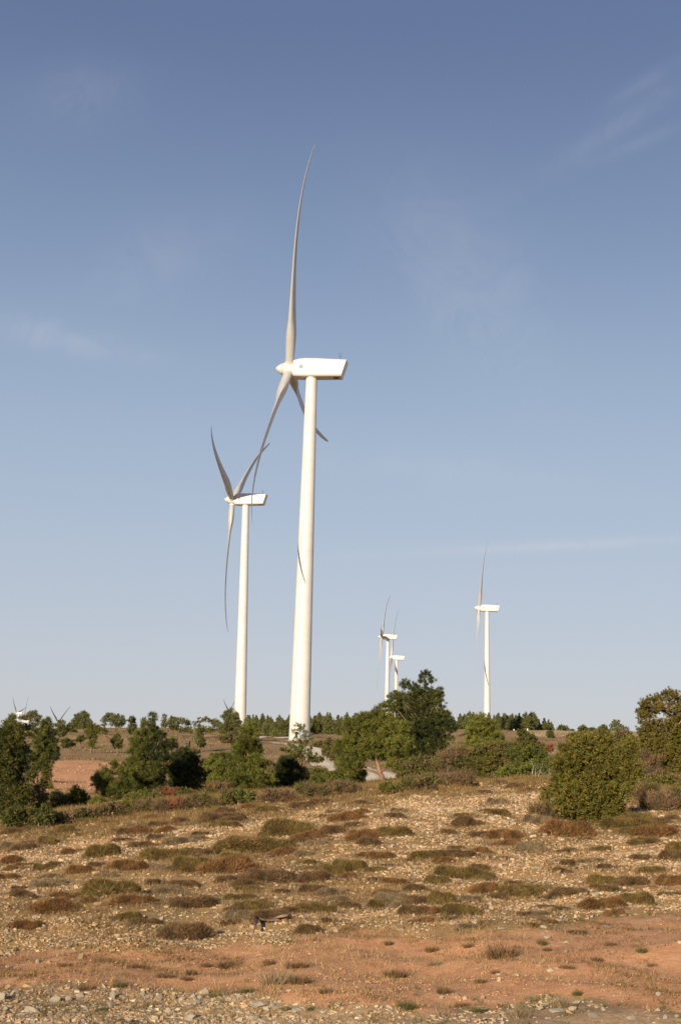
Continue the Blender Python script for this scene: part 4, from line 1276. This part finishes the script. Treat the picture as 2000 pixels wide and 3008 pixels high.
# crop, centre, foot, width, height (all surveyed), colour
MOUNDS = '''4 110,160,130,36,brown;4 220,135,90,38,olive;4 300,80,80,38,olive;4 470,190,140,58,olive;4 650,150,100,32,brown;4 640,85,120,38,rust;4 770,205,190,52,olive
4 910,115,90,28,grey;4 1010,26,150,28,brown;4 1310,90,150,58,olive;4 1430,106,150,38,rust;4 1160,165,300,62,olive;4 900,265,200,70,olive;4 1070,268,230,74,rust;4 590,250,160,46,rust
4 370,262,110,38,rust;4 200,255,90,30,olive;4 220,332,160,40,grey;4 520,375,230,76,olive;4 610,410,160,48,rust;4 250,442,210,58,rust;4 1240,305,240,56,brown;4 1420,225,60,28,olive
4 1530,275,100,48,olive;4 880,420,230,48,brown;4 970,392,70,26,grey;4 1170,437,150,48,olive;4 1250,482,150,46,brown;4 1500,442,80,32,olive;4 840,570,250,76,brown;4 115,522,130,46,rust
4 40,292,90,28,rust;4 90,342,70,24,brown;4 760,352,130,34,grey;4 1440,300,150,46,brown;4 60,250,70,26,rust;4 720,110,70,24,brown;4 330,175,90,28,rust;4 560,120,90,26,brown;4 30,150,90,30,grey
5 105,110,140,46,rust;5 242,97,150,44,olive;5 760,106,140,40,rust;5 1045,102,210,78,rust;5 872,166,110,48,grey;5 780,138,140,34,rust;5 500,188,130,32,brown;5 560,302,240,64,olive;5 450,312,110,40,olive
5 390,412,180,44,brown;5 470,415,110,62,olive;5 570,400,120,40,grey;5 550,457,150,54,olive;5 850,372,180,48,olive;5 1050,367,150,38,brown;5 1210,322,130,50,olive;5 1350,322,150,38,brown
5 1220,422,190,48,rust;5 1350,412,150,58,olive;5 1545,172,80,50,olive;5 1530,312,130,42,rust;5 1330,66,240,52,olive;5 1470,98,200,50,rust;5 40,262,130,56,olive;5 205,366,120,30,rust;5 45,416,110,26,brown
5 215,232,60,16,brown;5 250,302,120,20,rust;5 1050,170,100,26,brown;5 640,96,90,26,brown;5 1180,210,90,20,grey;5 700,300,80,18,brown;5 130,190,90,18,brown;5 940,420,90,20,brown
2 60,1052,150,56,brown;2 560,1152,300,110,olive;2 480,1080,130,60,olive;2 850,1122,170,56,brown;2 960,1042,220,66,rust;2 1050,1167,190,66,rust;2 1240,1142,190,46,olive;2 300,1232,330,84,rust
2 640,1187,150,38,brown;2 150,990,140,40,brown;2 300,960,120,34,rust;2 440,980,150,40,olive;2 640,960,150,40,brown;2 780,930,130,36,rust;2 870,880,120,40,brown;2 720,880,110,36,grey;2 1040,930,120,30,brown;2 560,920,120,36,rust
3 410,1142,160,46,rust;3 560,862,130,42,rust;3 1260,1092,210,100,olive;3 1390,1102,150,70,rust;3 480,830,110,40,brown;3 380,800,90,34,brown;3 90,790,110,30,rust;3 680,800,80,22,brown;3 270,860,100,24,brown
3 1500,1040,120,40,brown;3 1180,1010,100,30,grey;3 620,1070,150,70,grey;3 730,1050,150,70,grey;3 360,930,110,40,grey
1 850,1130,130,40,brown;1 420,1110,90,40,olive;1 600,1050,150,30,olive;1 740,1060,120,30,brown;1 900,1090,110,40,grey;1 1100,1120,130,46,rust;1 1200,1060,150,44,brown;1 1400,1060,180,70,brown;1 1000,1030,120,30,rust
1 300,1080,90,34,brown;1 100,1120,150,40,brown;1 220,1100,90,30,olive'''
mound_spots = []
for row in MOUNDS.replace('\n', ';').split(';'):
    c, rest = row.split(' ')
    x, y, w, h, col = rest.split(',')
    x, y, w, h = map(float, (x, y, w, h))
    kc = CROP[c][2]
    u, v = px(c, x, y - h * .18)
    P = hit(u, v)
    mound_spots.append((P, u, v, w / kc / F * P[1], h / kc / F * P[1], col))

BANDS = [(2770, 'beside the red soil'), (2690, 'level with the broken branch'), (2630, 'just above the broken branch'), (2580, 'in the lower middle of the stony slope'),
         (2540, 'in the middle of the stony slope'), (2500, 'in the upper middle of the stony slope'), (2465, 'near the top of the stony slope'), (2425, 'below the scrub edge'), (2390, 'along the scrub edge'), (0, 'under the bushes at the slope crest')]
ORD = ['first', 'second', 'third', 'fourth', 'fifth', 'sixth', 'seventh', 'eighth', 'ninth', 'tenth', 'eleventh', 'twelfth', 'thirteenth', 'fourteenth', 'fifteenth', 'sixteenth', 'seventeenth', 'eighteenth', 'nineteenth', 'twentieth']
COLW = {'rust': 'rust-brown', 'olive': 'olive', 'brown': 'dark brown', 'grey': 'grey-brown'}
def band_of(v):
    for b, t in BANDS:
        if v >= b:
            return t
def ordinal_labels(items, what):
    """items: (u, v, colour word) -> a label that counts from the left inside a band of one colour"""
    seen = {}
    for i, (u, v, c) in enumerate(items):
        seen.setdefault((band_of(v), c), []).append((u, i))
    out = [None] * len(items)
    for (bt, c), lst in seen.items():
        lst.sort()
        for j, (u, i) in enumerate(lst):
            out[i] = f'{c} {what} {bt}' + (f', {ORD[j]} from left' if len(lst) > 1 else '')
    return out
trng = np.random.default_rng(123)
n_big = len(mound_spots)
while len(mound_spots) < n_big + 130:
    u = trng.uniform(10, 1990)
    v = 2385 + (2745 - 2385) * trng.random() ** 1.15
    if v < np.interp(u, *CREST) + 8: continue
    if any(abs(u - m_[1]) < 34 and abs(v - m_[2]) < 13 for m_ in mound_spots): continue
    P = hit(u, v)
    w = trng.uniform(34, 84)
    mound_spots.append((P, u, v, w / F * P[1], w * trng.uniform(.22, .36) / F * P[1], ('rust', 'olive', 'brown', 'brown', 'grey')[trng.integers(5)]))
labs = ordinal_labels([(m_[1], m_[2], COLW[m_[5]]) for m_ in mound_spots[:n_big]], 'cushion shrub')
labs += ordinal_labels([(m_[1], m_[2], 'small ' + COLW[m_[5]]) for m_ in mound_spots[n_big:]], 'tussock')
mrng = np.random.default_rng(21)
for (P, u, v, w, h, col), lb in zip(mound_spots, labs):
    o = link('cushion_shrub', CUSH[col][mrng.integers(5)], None, P)
    sx = w / 1.08 * 1.06
    o.scale = (sx, max(sx * .70, .18), max(h / .30 * .92, sx * .40))
    o.rotation_euler = (0, 0, mrng.uniform(-.4, .4) + (math.pi if mrng.random() < .5 else 0))
    o.location.z -= .015
    tag(o, lb, 'shrub', 'low cushion shrubs on the stony slope')

# sprigs and dead grass that fray the edges of the cushions
def fringe():
    rr = np.random.default_rng(91)
    Q = []
    for (P, u, v, w, h, col) in mound_spots:
        n = int(26 + 60 * w)
        a, f = rr.uniform(0, 6.28, n), rr.uniform(.75, 1.75, n) ** .9
        x, y = P[0] + np.cos(a) * f * w * .56, P[1] + np.sin(a) * f * w * .46
        Q.append(np.column_stack([x, y, ground_z(x, y)]))
    return np.concatenate(Q)
FRINGE = fringe()

# ------------------------------------------------------------------ single grass tufts on the red soil
def tuft_mesh(seed, m):
    rr = np.random.default_rng(seed)
    n = 46
    a, f = rr.uniform(0, 6.28, n), rr.uniform(0, 1, n) ** .6
    C = np.column_stack([np.cos(a) * f * .42, np.sin(a) * f * .3, np.zeros(n) - .02])
    D = unit(C * np.array([1.3, 1.3, 0]) + np.array([0, 0, .75]))
    T = np.repeat(rr.uniform(.6, 1.35, (n, 1)), 3, 1)
    V, Cc = needles(rr, C, D, 9, rr.uniform(.25, .62, (n * 9, 1)), .012, .38, .05, T, .15)
    return fast_mesh('grass_tuft', V, np.arange(len(V)), 3, [m], Cc)
TUFT = {c: [tuft_mesh(700 + 10 * i + j, m) for j in range(3)] for i, (c, m) in enumerate((('dry brown', HEATH[2]), ('straw-coloured', HEATH[3]), ('green', GRASSG)))}
TUFTS = '''5 740,655,170,90,b;5 250,745,120,60,b;5 925,600,44,40,g;5 1385,635,50,44,g;5 1090,830,44,44,g;5 470,820,64,50,b;5 1178,672,60,36,b;5 300,895,90,44,g;5 640,905,90,40,g;5 1010,880,100,56,s;5 1435,700,60,26,b
5 590,610,60,24,b;5 430,690,60,30,s;5 640,770,60,34,b;5 710,730,50,26,b;5 1040,700,70,26,b;5 880,850,70,44,s;5 420,630,70,34,b;5 220,605,40,30,b;5 820,930,110,70,s;5 560,880,70,34,b;5 1240,600,60,30,b;5 950,620,50,26,b
4 1060,700,150,46,b;4 1275,780,140,100,s;4 1145,818,90,40,g;4 552,798,60,40,g;4 990,835,60,34,g;4 400,808,90,26,b;4 760,748,100,30,b;4 880,728,60,34,b;4 950,700,60,28,b;4 1380,775,110,50,b;4 1365,700,110,44,b;4 640,700,90,24,b
4 300,690,80,24,b;4 250,880,90,40,s;4 690,880,60,40,s;4 470,900,60,34,g;4 1240,690,60,40,b;4 1500,820,70,34,b;4 1440,900,60,30,g;4 1330,905,60,30,g;4 110,890,60,36,s;4 860,770,60,24,b'''
tf = []
for row in TUFTS.replace('\n', ';').split(';'):
    c, rest = row.split(' ')
    x, y, w, h, t = rest.split(',')
    kc = CROP[c][2]
    u, v = px(c, float(x), float(y))
    P = hit(u, v - 2)
    tf.append((P, u, v, float(w) / kc / F * P[1], float(h) / kc / F * P[1], {'b': 'dry brown', 's': 'straw-coloured', 'g': 'green'}[t]))
sv, BANDS = BANDS, [(2950, 'in the gravel below the red soil'), (2890, 'at the near edge of the red soil'), (2830, 'on the near half of the red soil'), (0, 'on the far half of the red soil')]
labs = ordinal_labels([(t[1], t[2], t[5]) for t in tf], 'grass tuft')
BANDS = sv
for (P, u, v, w, h, c), lb in zip(tf, labs):
    o = link('grass_tuft', TUFT[c][mrng.integers(3)], None, P)
    o.scale = (w * .95, w * .8, max(h * 1.5, w * .35))
    o.rotation_euler = (0, 0, mrng.uniform(-.6, .6))
    tag(o, lb, 'grass tuft', 'single grass tufts on the red soil')

# ------------------------------------------------------------------ single rocks
import bmesh
def rock_mesh(seed, tone):
    rng = np.random.default_rng(seed)
    bm = bmesh.new()
    bmesh.ops.create_icosphere(bm, subdivisions=3, radius=.5)
    planes = [(unit(rng.normal(size=3)), rng.uniform(.20, .40)) for _ in range(14)]
    for vtx in bm.verts:
        p = np.array(vtx.co)
        for n_, d_ in planes:
            q = p @ n_
            if q > d_: p = p - n_ * (q - d_)
        p = p * (1 + .05 * math.sin(p[0] * 17 + seed) * math.sin(p[1] * 19) + .035 * rng.normal())
        p[2] *= .72
        vtx.co = p
    bmesh.ops.recalc_face_normals(bm, faces=bm.faces)
    me = bpy.data.meshes.new('rock')
    bm.to_mesh(me)
    bm.free()
    a = me.attributes.new('tint', 'FLOAT_COLOR', 'POINT')
    n = len(me.vertices)
    c = np.ones((n, 4), np.float32)
    c[:, :3] = np.array(tone) * rng.uniform(.9, 1.1, (n, 1))
    a.data.foreach_set('color', c.ravel())
    me.materials.append(STONE)
    me.polygons.foreach_set('use_smooth', np.ones(len(me.polygons), bool))
    me.set_sharp_from_angle(angle=rad(24))
    return me
TONES = {'pale': (.52, .43, .29), 'grey': (.37, .32, .24), 'tan': (.50, .34, .18)}
ROCKM = {t: [rock_mesh(60 + 5 * i + j, c) for j in range(3)] for i, (t, c) in enumerate(TONES.items())}
ROCKS = '''s 80,2906,44,22,tan;s 30,2908,40,20,tan;s 45,2925,40,18,grey;s 165,2952,34,26,grey;s 200,2948,24,22,grey;s 232,2942,34,20,grey;s 330,2946,28,34,grey;s 328,2965,34,22,grey;s 10,2950,30,30,grey
s 95,2980,52,24,grey;s 18,2978,30,20,grey;s 220,2980,34,16,grey;s 422,2932,12,20,pale;s 484,2925,16,12,tan;s 510,2942,22,16,grey;s 534,2948,24,20,pale;s 568,2945,26,24,pale;s 600,2928,32,26,pale;s 588,2942,20,16,grey
s 578,2962,40,20,grey;s 470,2942,30,16,grey;s 512,2972,14,10,pale;s 685,2958,16,14,pale;s 770,2966,70,20,grey;s 800,2972,30,22,grey;s 744,3004,46,24,grey;s 847,2915,15,13,pale;s 820,2954,18,12,pale;s 870,2978,40,18,grey
s 560,3004,60,24,grey;s 455,3004,34,22,pale;s 1295,2948,18,16,grey;s 1365,2944,12,18,pale;s 1418,2940,12,16,grey;s 1586,2976,40,14,grey;s 1630,2985,60,18,grey;s 1684,2972,30,14,grey;s 1772,2978,26,18,grey
s 1734,2954,50,8,tan;s 1740,2990,50,14,grey;s 1934,2934,20,14,grey;s 1930,2972,16,12,pale;s 1952,2996,16,14,grey;s 1986,2992,18,12,grey;s 1850,3004,36,16,grey;s 1512,2868,20,12,pale;s 1616,2856,28,14,pale
s 1605,2764,26,16,grey;s 1590,2748,24,14,grey;s 1594,2732,32,16,pale;s 1570,2716,34,12,pale;s 1640,2714,36,14,grey;s 1660,2804,18,12,grey;s 1664,2778,16,14,pale;s 1650,2774,24,8,pale;s 1463,2872,12,12,pale;s 1470,2735,30,10,grey
s 1690,2700,14,16,pale;s 1760,2686,36,14,pale;s 1780,2726,50,8,grey;s 1998,2778,20,10,pale;s 154,2786,18,10,pale;s 128,2726,18,10,pale;s 248,2788,14,8,pale;s 110,2836,14,22,grey;s 144,2832,14,10,tan;s 24,2846,20,12,pale
s 1413,2314,30,20,tan;s 1100,2386,22,12,tan;s 1165,2381,22,12,tan;s 1174,2362,16,8,pale;s 1230,2384,15,14,pale;s 1243,2387,15,18,tan;s 1130,2389,10,8,pale;s 1295,2382,12,10,tan;s 1632,2348,22,14,grey;s 1792,2421,24,14,tan
s 1442,2410,24,14,grey;s 1322,2388,18,10,pale;s 1272,2481,10,14,tan;s 525,2420,10,8,pale;s 615,2420,10,6,pale;s 1540,2466,14,8,tan;s 1790,2450,16,10,tan'''
ROCKB = [(2990, 'at the near edge of the stones'), (2955, 'in the grey stones below the red soil'), (2920, 'along the grey edge of the red soil'), (2830, 'on the red soil'),
         (2745, 'at the upper edge of the red soil'), (2600, 'level with the broken branch'), (2440, 'on the stony slope'), (2375, 'on the pale stones under the scrub'), (0, 'under the bushes at the crest')]
rk = []
for row in ROCKS.replace('\n', ';').split(';'):
    c, rest = row.split(' ')
    x, y, w, h, t = rest.split(',')
    x, y, w, h = map(float, (x, y, w, h))
    P = hit(x, y - h * .25)
    rk.append((P, x, y, w / F * P[1], h / F * P[1], t))
sv, BANDS = BANDS, ROCKB
labs = ordinal_labels([(r[1], r[2], {'pale': 'pale cream', 'grey': 'grey', 'tan': 'tan'}[r[5]] + (' large' if r[3] > .085 else ' small')) for r in rk], 'rock')
BANDS = sv
for (P, u, v, w, h, t), lb in zip(rk, labs):
    o = link('rock', ROCKM[t][mrng.integers(3)], None, P)
    o.scale = (w * 1.15, w * mrng.uniform(.6, 1.0), h * 1.5)
    o.rotation_euler = (mrng.normal() * .12, mrng.normal() * .12, mrng.uniform(-.5, .5) + math.pi * mrng.integers(2))
    o.location.z += h * .12
    tag(o, lb, 'rock', 'single limestone rocks')

# ------------------------------------------------------------------ loose stones and gravel, dry grass, heath (uncountable)
def scatter(n, y0, y1, rng, spread=.31):
    """points on the ground, evenly dense as seen over the slope"""
    y = np.exp(rng.uniform(math.log(y0), math.log(y1), n))
    x = y * rng.uniform(-spread, spread, n)
    return np.column_stack([x, y, ground_z(x, y)])

def value_noise(x, y, s, seed):
    r = np.random.default_rng(seed)
    t = 0
    for i in range(5):
        w = r.normal(size=2) * s * (1.6 ** i)
        t = t + np.sin(w[0] * x + w[1] * y + r.uniform(0, 6.28)) / (1.25 ** i)
    return t

def stones_object(name, P, size, tone, rng, flat=.55):
    n = len(P)
    cube = np.array([(x, y, z) for x in (-1, 1) for y in (-1, 1) for z in (-1, 1)], float)
    V = cube[None] * rng.uniform(.45, 1.0, (n, 8, 3))
    V[:, :, 2] *= flat
    V *= (size * .5)[:, None, None] * rng.uniform(.75, 1.3, (n, 1, 3))
    a = rng.uniform(0, 6.28, n)
    ca, sa = np.cos(a)[:, None], np.sin(a)[:, None]
    V = np.stack([V[:, :, 0] * ca - V[:, :, 1] * sa, V[:, :, 0] * sa + V[:, :, 1] * ca, V[:, :, 2]], -1)
    tl = rng.normal(size=(n, 2)) * .22
    V[:, :, 2] += V[:, :, 0] * tl[:, :1] + V[:, :, 1] * tl[:, 1:]
    V += P[:, None, :] + np.array([0, 0, 1.0]) * (size * flat * .10)[:, None, None]
    f = np.array([(0, 1, 3, 2), (4, 6, 7, 5), (0, 4, 5, 1), (2, 3, 7, 6), (0, 2, 6, 4), (1, 5, 7, 3)])
    tri = np.concatenate([f[:, [0, 1, 2]], f[:, [0, 2, 3]]])
    idx = (tri[None] + (np.arange(n) * 8)[:, None, None]).ravel()
    C = np.repeat(tone, 8, 0)
    o = link(name, fast_mesh(name, V.reshape(-1, 3), idx, 3, [STONE], C))
    return tag(o, kind='stuff')

srng = np.random.default_rng(31)
P = scatter(290000, 6.2, 62, srng)
so, gr_, sc_, pa_ = zones(P)
nz_ = value_noise(P[:, 0], P[:, 1], .55, 4) * .30
prob = .60 + nz_ * .8 + .30 * pa_ - .34 * np.clip(so, 0, 1) * (so > .25) - .45 * np.clip(sc_ - .25, 0, 1) + gr_ * (-.06 + .22 * value_noise(P[:, 0], P[:, 1], 1.6, 6))
keep = srng.random(len(P)) < np.clip(prob, .02, 1) * np.clip((64 - P[:, 1]) / 20, 0, 1)
P = P[keep]; so, gr_ = so[keep], gr_[keep]
size = P[:, 1] ** .82 * .0024 * np.exp(srng.normal(size=len(P)) * .40)
size = np.where(gr_ > .5, size * 1.12, size)
size = np.where(so > .5, size * .50, size)
base = np.array([(.58, .385, .205), (.64, .47, .29), (.48, .33, .185), (.64, .54, .40), (.44, .36, .265)])
ti = srng.choice(5, len(P), p=[.36, .27, .18, .11, .08])
tg_ = srng.choice(5, len(P), p=[.16, .28, .18, .24, .14])
tone = base[np.where(gr_ > .5, tg_, ti)] * srng.uniform(.54, .98, (len(P), 1))
tone = np.where((so > .5)[:, None], tone * np.array([1.12, .92, .80]), tone)
stones_object('gravel', P, size, tone, srng)

P = scatter(26000, 86, 165, srng, .28)      # stones of the red field and the brown hillside
so, gr_, sc_, pa_ = zones(P)
keep = srng.random(len(P)) < np.where(so > .4, .25, .06)
P = P[keep]
stones_object('field_gravel', P, P[:, 1] * .0011 * np.exp(srng.normal(size=len(P)) * .4), np.array([(.56, .32, .18)]) * srng.uniform(.5, .85, (len(P), 1)), srng)

def tufts(name, P, n, length, width, spread, m, rng, tint=None, up=(0, 0, 1), jit=.02):
    D = np.repeat(np.array([up], float), len(P), 0) + rng.normal(size=(len(P), 3)) * .12
    T = np.repeat((rng.uniform(.65, 1.3, len(P)) if tint is None else tint)[:, None], 3, 1)
    L_ = np.repeat(length, n)[:, None] if np.ndim(length) else length
    W_ = np.repeat(width, n)[:, None] if np.ndim(width) else width
    J_ = np.repeat(jit, n)[:, None] if np.ndim(jit) else jit
    V, C = needles(rng, P, unit(D), n, L_, W_, spread, J_, T, .12, .02)
    return tag(link(name, fast_mesh(name, V, np.arange(len(V)), 3, [m], C)), kind='stuff')

# dry grass on the red soil and between the stones
P = scatter(48000, 6.4, 60, srng)
so, gr_, sc_, pa_ = zones(P)
clump = value_noise(P[:, 0] * 2, P[:, 1] * 2, .8, 9)
keep = srng.random(len(P)) < np.clip(.20 + .20 * clump + .16 * so + .5 * np.clip(sc_ - .3, 0, 1), 0, .8)
P = P[keep]
tufts('dry_grass', P, 9, (.0050 * P[:, 1] ** .75 + .012) * srng.uniform(.6, 1.5, len(P)), .00026 * P[:, 1] ** .8, .6, STRAW, srng, jit=.003 * P[:, 1])
# low brown herbs in mats over the stones and the red soil
P = scatter(105000, 6.4, 48, srng)
so, gr_, sc_, pa_ = zones(P)
clump = value_noise(P[:, 0] * 1.5, P[:, 1] * .9, .9, 10) + .5 * value_noise(P[:, 0] * 4, P[:, 1] * 3, .9, 11)
keep = srng.random(len(P)) < np.clip(.03 + .26 * clump + .08 * so - .25 * pa_, 0.02, .85)
P = P[keep]
half = srng.random(len(P))
for nm_, lo, hi, m_ in (('brown_herbs', 0, .45, HEATH[2]), ('rusty_herbs', .45, .7, HEATH[0]), ('olive_herbs', .7, 1.01, HEATH[1])):
    q = P[(half >= lo) & (half < hi)]
    tufts(nm_, q, 12, (.0024 * q[:, 1] ** .9 + .006) * srng.uniform(.6, 1.6, len(q)), .00034 * q[:, 1] ** .9, .95, m_, srng, jit=.0045 * q[:, 1])
tufts('cushion_fringe', FRINGE[::2], 14, (.0026 * FRINGE[::2, 1] ** .9 + .012), .00034 * FRINGE[::2, 1] ** .9, .9, HEATH[2], srng, jit=.004 * FRINGE[::2, 1])
tufts('dead_fringe', FRINGE[1::2], 12, (.0030 * FRINGE[1::2, 1] ** .9 + .014), .00028 * FRINGE[1::2, 1] ** .9, .8, HEATH[3], srng, jit=.004 * FRINGE[1::2, 1])
# green grass along the grey stones and in clumps on the soil
P = scatter(9000, 6.4, 30, srng)
so, gr_, sc_, pa_ = zones(P)
clump = value_noise(P[:, 0] * 2.2, P[:, 1] * 2.2, .9, 12)
keep = srng.random(len(P)) < np.clip(.22 * (clump - .8) + .45 * gr_ * (clump > 0), 0, .7)
P = P[keep]
tufts('green_grass', P, 14, .0050 * P[:, 1] ** .8 + .015, .00042 * P[:, 1] ** .85, .65, GRASSG, srng, jit=.003 * P[:, 1])
# heath and dry scrub over the crest of the slope
P = scatter(60000, 20, 75, srng)
so, gr_, sc_, pa_ = zones(P)
clump = value_noise(P[:, 0], P[:, 1], .7, 14)
keep = srng.random(len(P)) < np.clip((sc_ - .20) * 1.0 + .26 * clump * (sc_ > .10), 0, .9)
P = P[keep]
half = srng.random(len(P))
tufts('olive_heath', P[half < .5], 14, (.0036 * P[half < .5][:, 1]) * srng.uniform(.5, 1.5, (half < .5).sum()), .00022 * P[half < .5][:, 1], .6, HEATH[1], srng, jit=.0042 * P[half < .5][:, 1])
tufts('rusty_heath', P[(half >= .5) & (half < .72)], 14, (.0036 * P[(half >= .5) & (half < .72)][:, 1]) * srng.uniform(.5, 1.5, ((half >= .5) & (half < .72)).sum()), .00022 * P[(half >= .5) & (half < .72)][:, 1], .6, HEATH[0], srng, jit=.0042 * P[(half >= .5) & (half < .72)][:, 1])
tufts('pale_scrub', P[half >= .72], 12, .0026 * P[half >= .72][:, 1], .00016 * P[half >= .72][:, 1], .5, HEATH[3], srng, jit=.004 * P[half >= .72][:, 1])
# scrub over the hillsides beyond
P = scatter(52000, 70, 640, srng, .34)
so, gr_, sc_, pa_ = zones(P)
rx = np.array(project(P)[0])
clump = value_noise(P[:, 0] * .25, P[:, 1] * .25, .5, 15)
road_c = [gxy(*q) for q in ((1210, 74), (1150, 88), (1120, 98), (1090, 108), (1045, 128), (1000, 148), (965, 168), (930, 188), (890, 205), (850, 222), (810, 230), (770, 236), (715, 250), (735, 268), (790, 283), (860, 292), (960, 300))]
dist = np.min([np.hypot(P[:, 0] - a, P[:, 1] - b) for a, b in road_c], 0)
keep = (srng.random(len(P)) < np.clip(.46 + .3 * clump - .75 * so - .3 * pa_, .03, .9)) & (dist > 6.5)
P = P[keep]
half = srng.random(len(P))
for nm_, lo, hi, m_, ln_ in (('hillside_scrub', 0, .42, HEATH[2], .0013), ('hillside_grass', .42, .74, HEATH[3], .0010), ('hillside_heath', .74, 1.01, SHRUB, .0015)):
    q = P[(half >= lo) & (half < hi)]
    d_ = np.minimum(q[:, 1], 330)
    tufts(nm_, q, 9, ln_ * d_, .00030 * d_, .9, m_, srng, jit=.0034 * d_)
#PART4
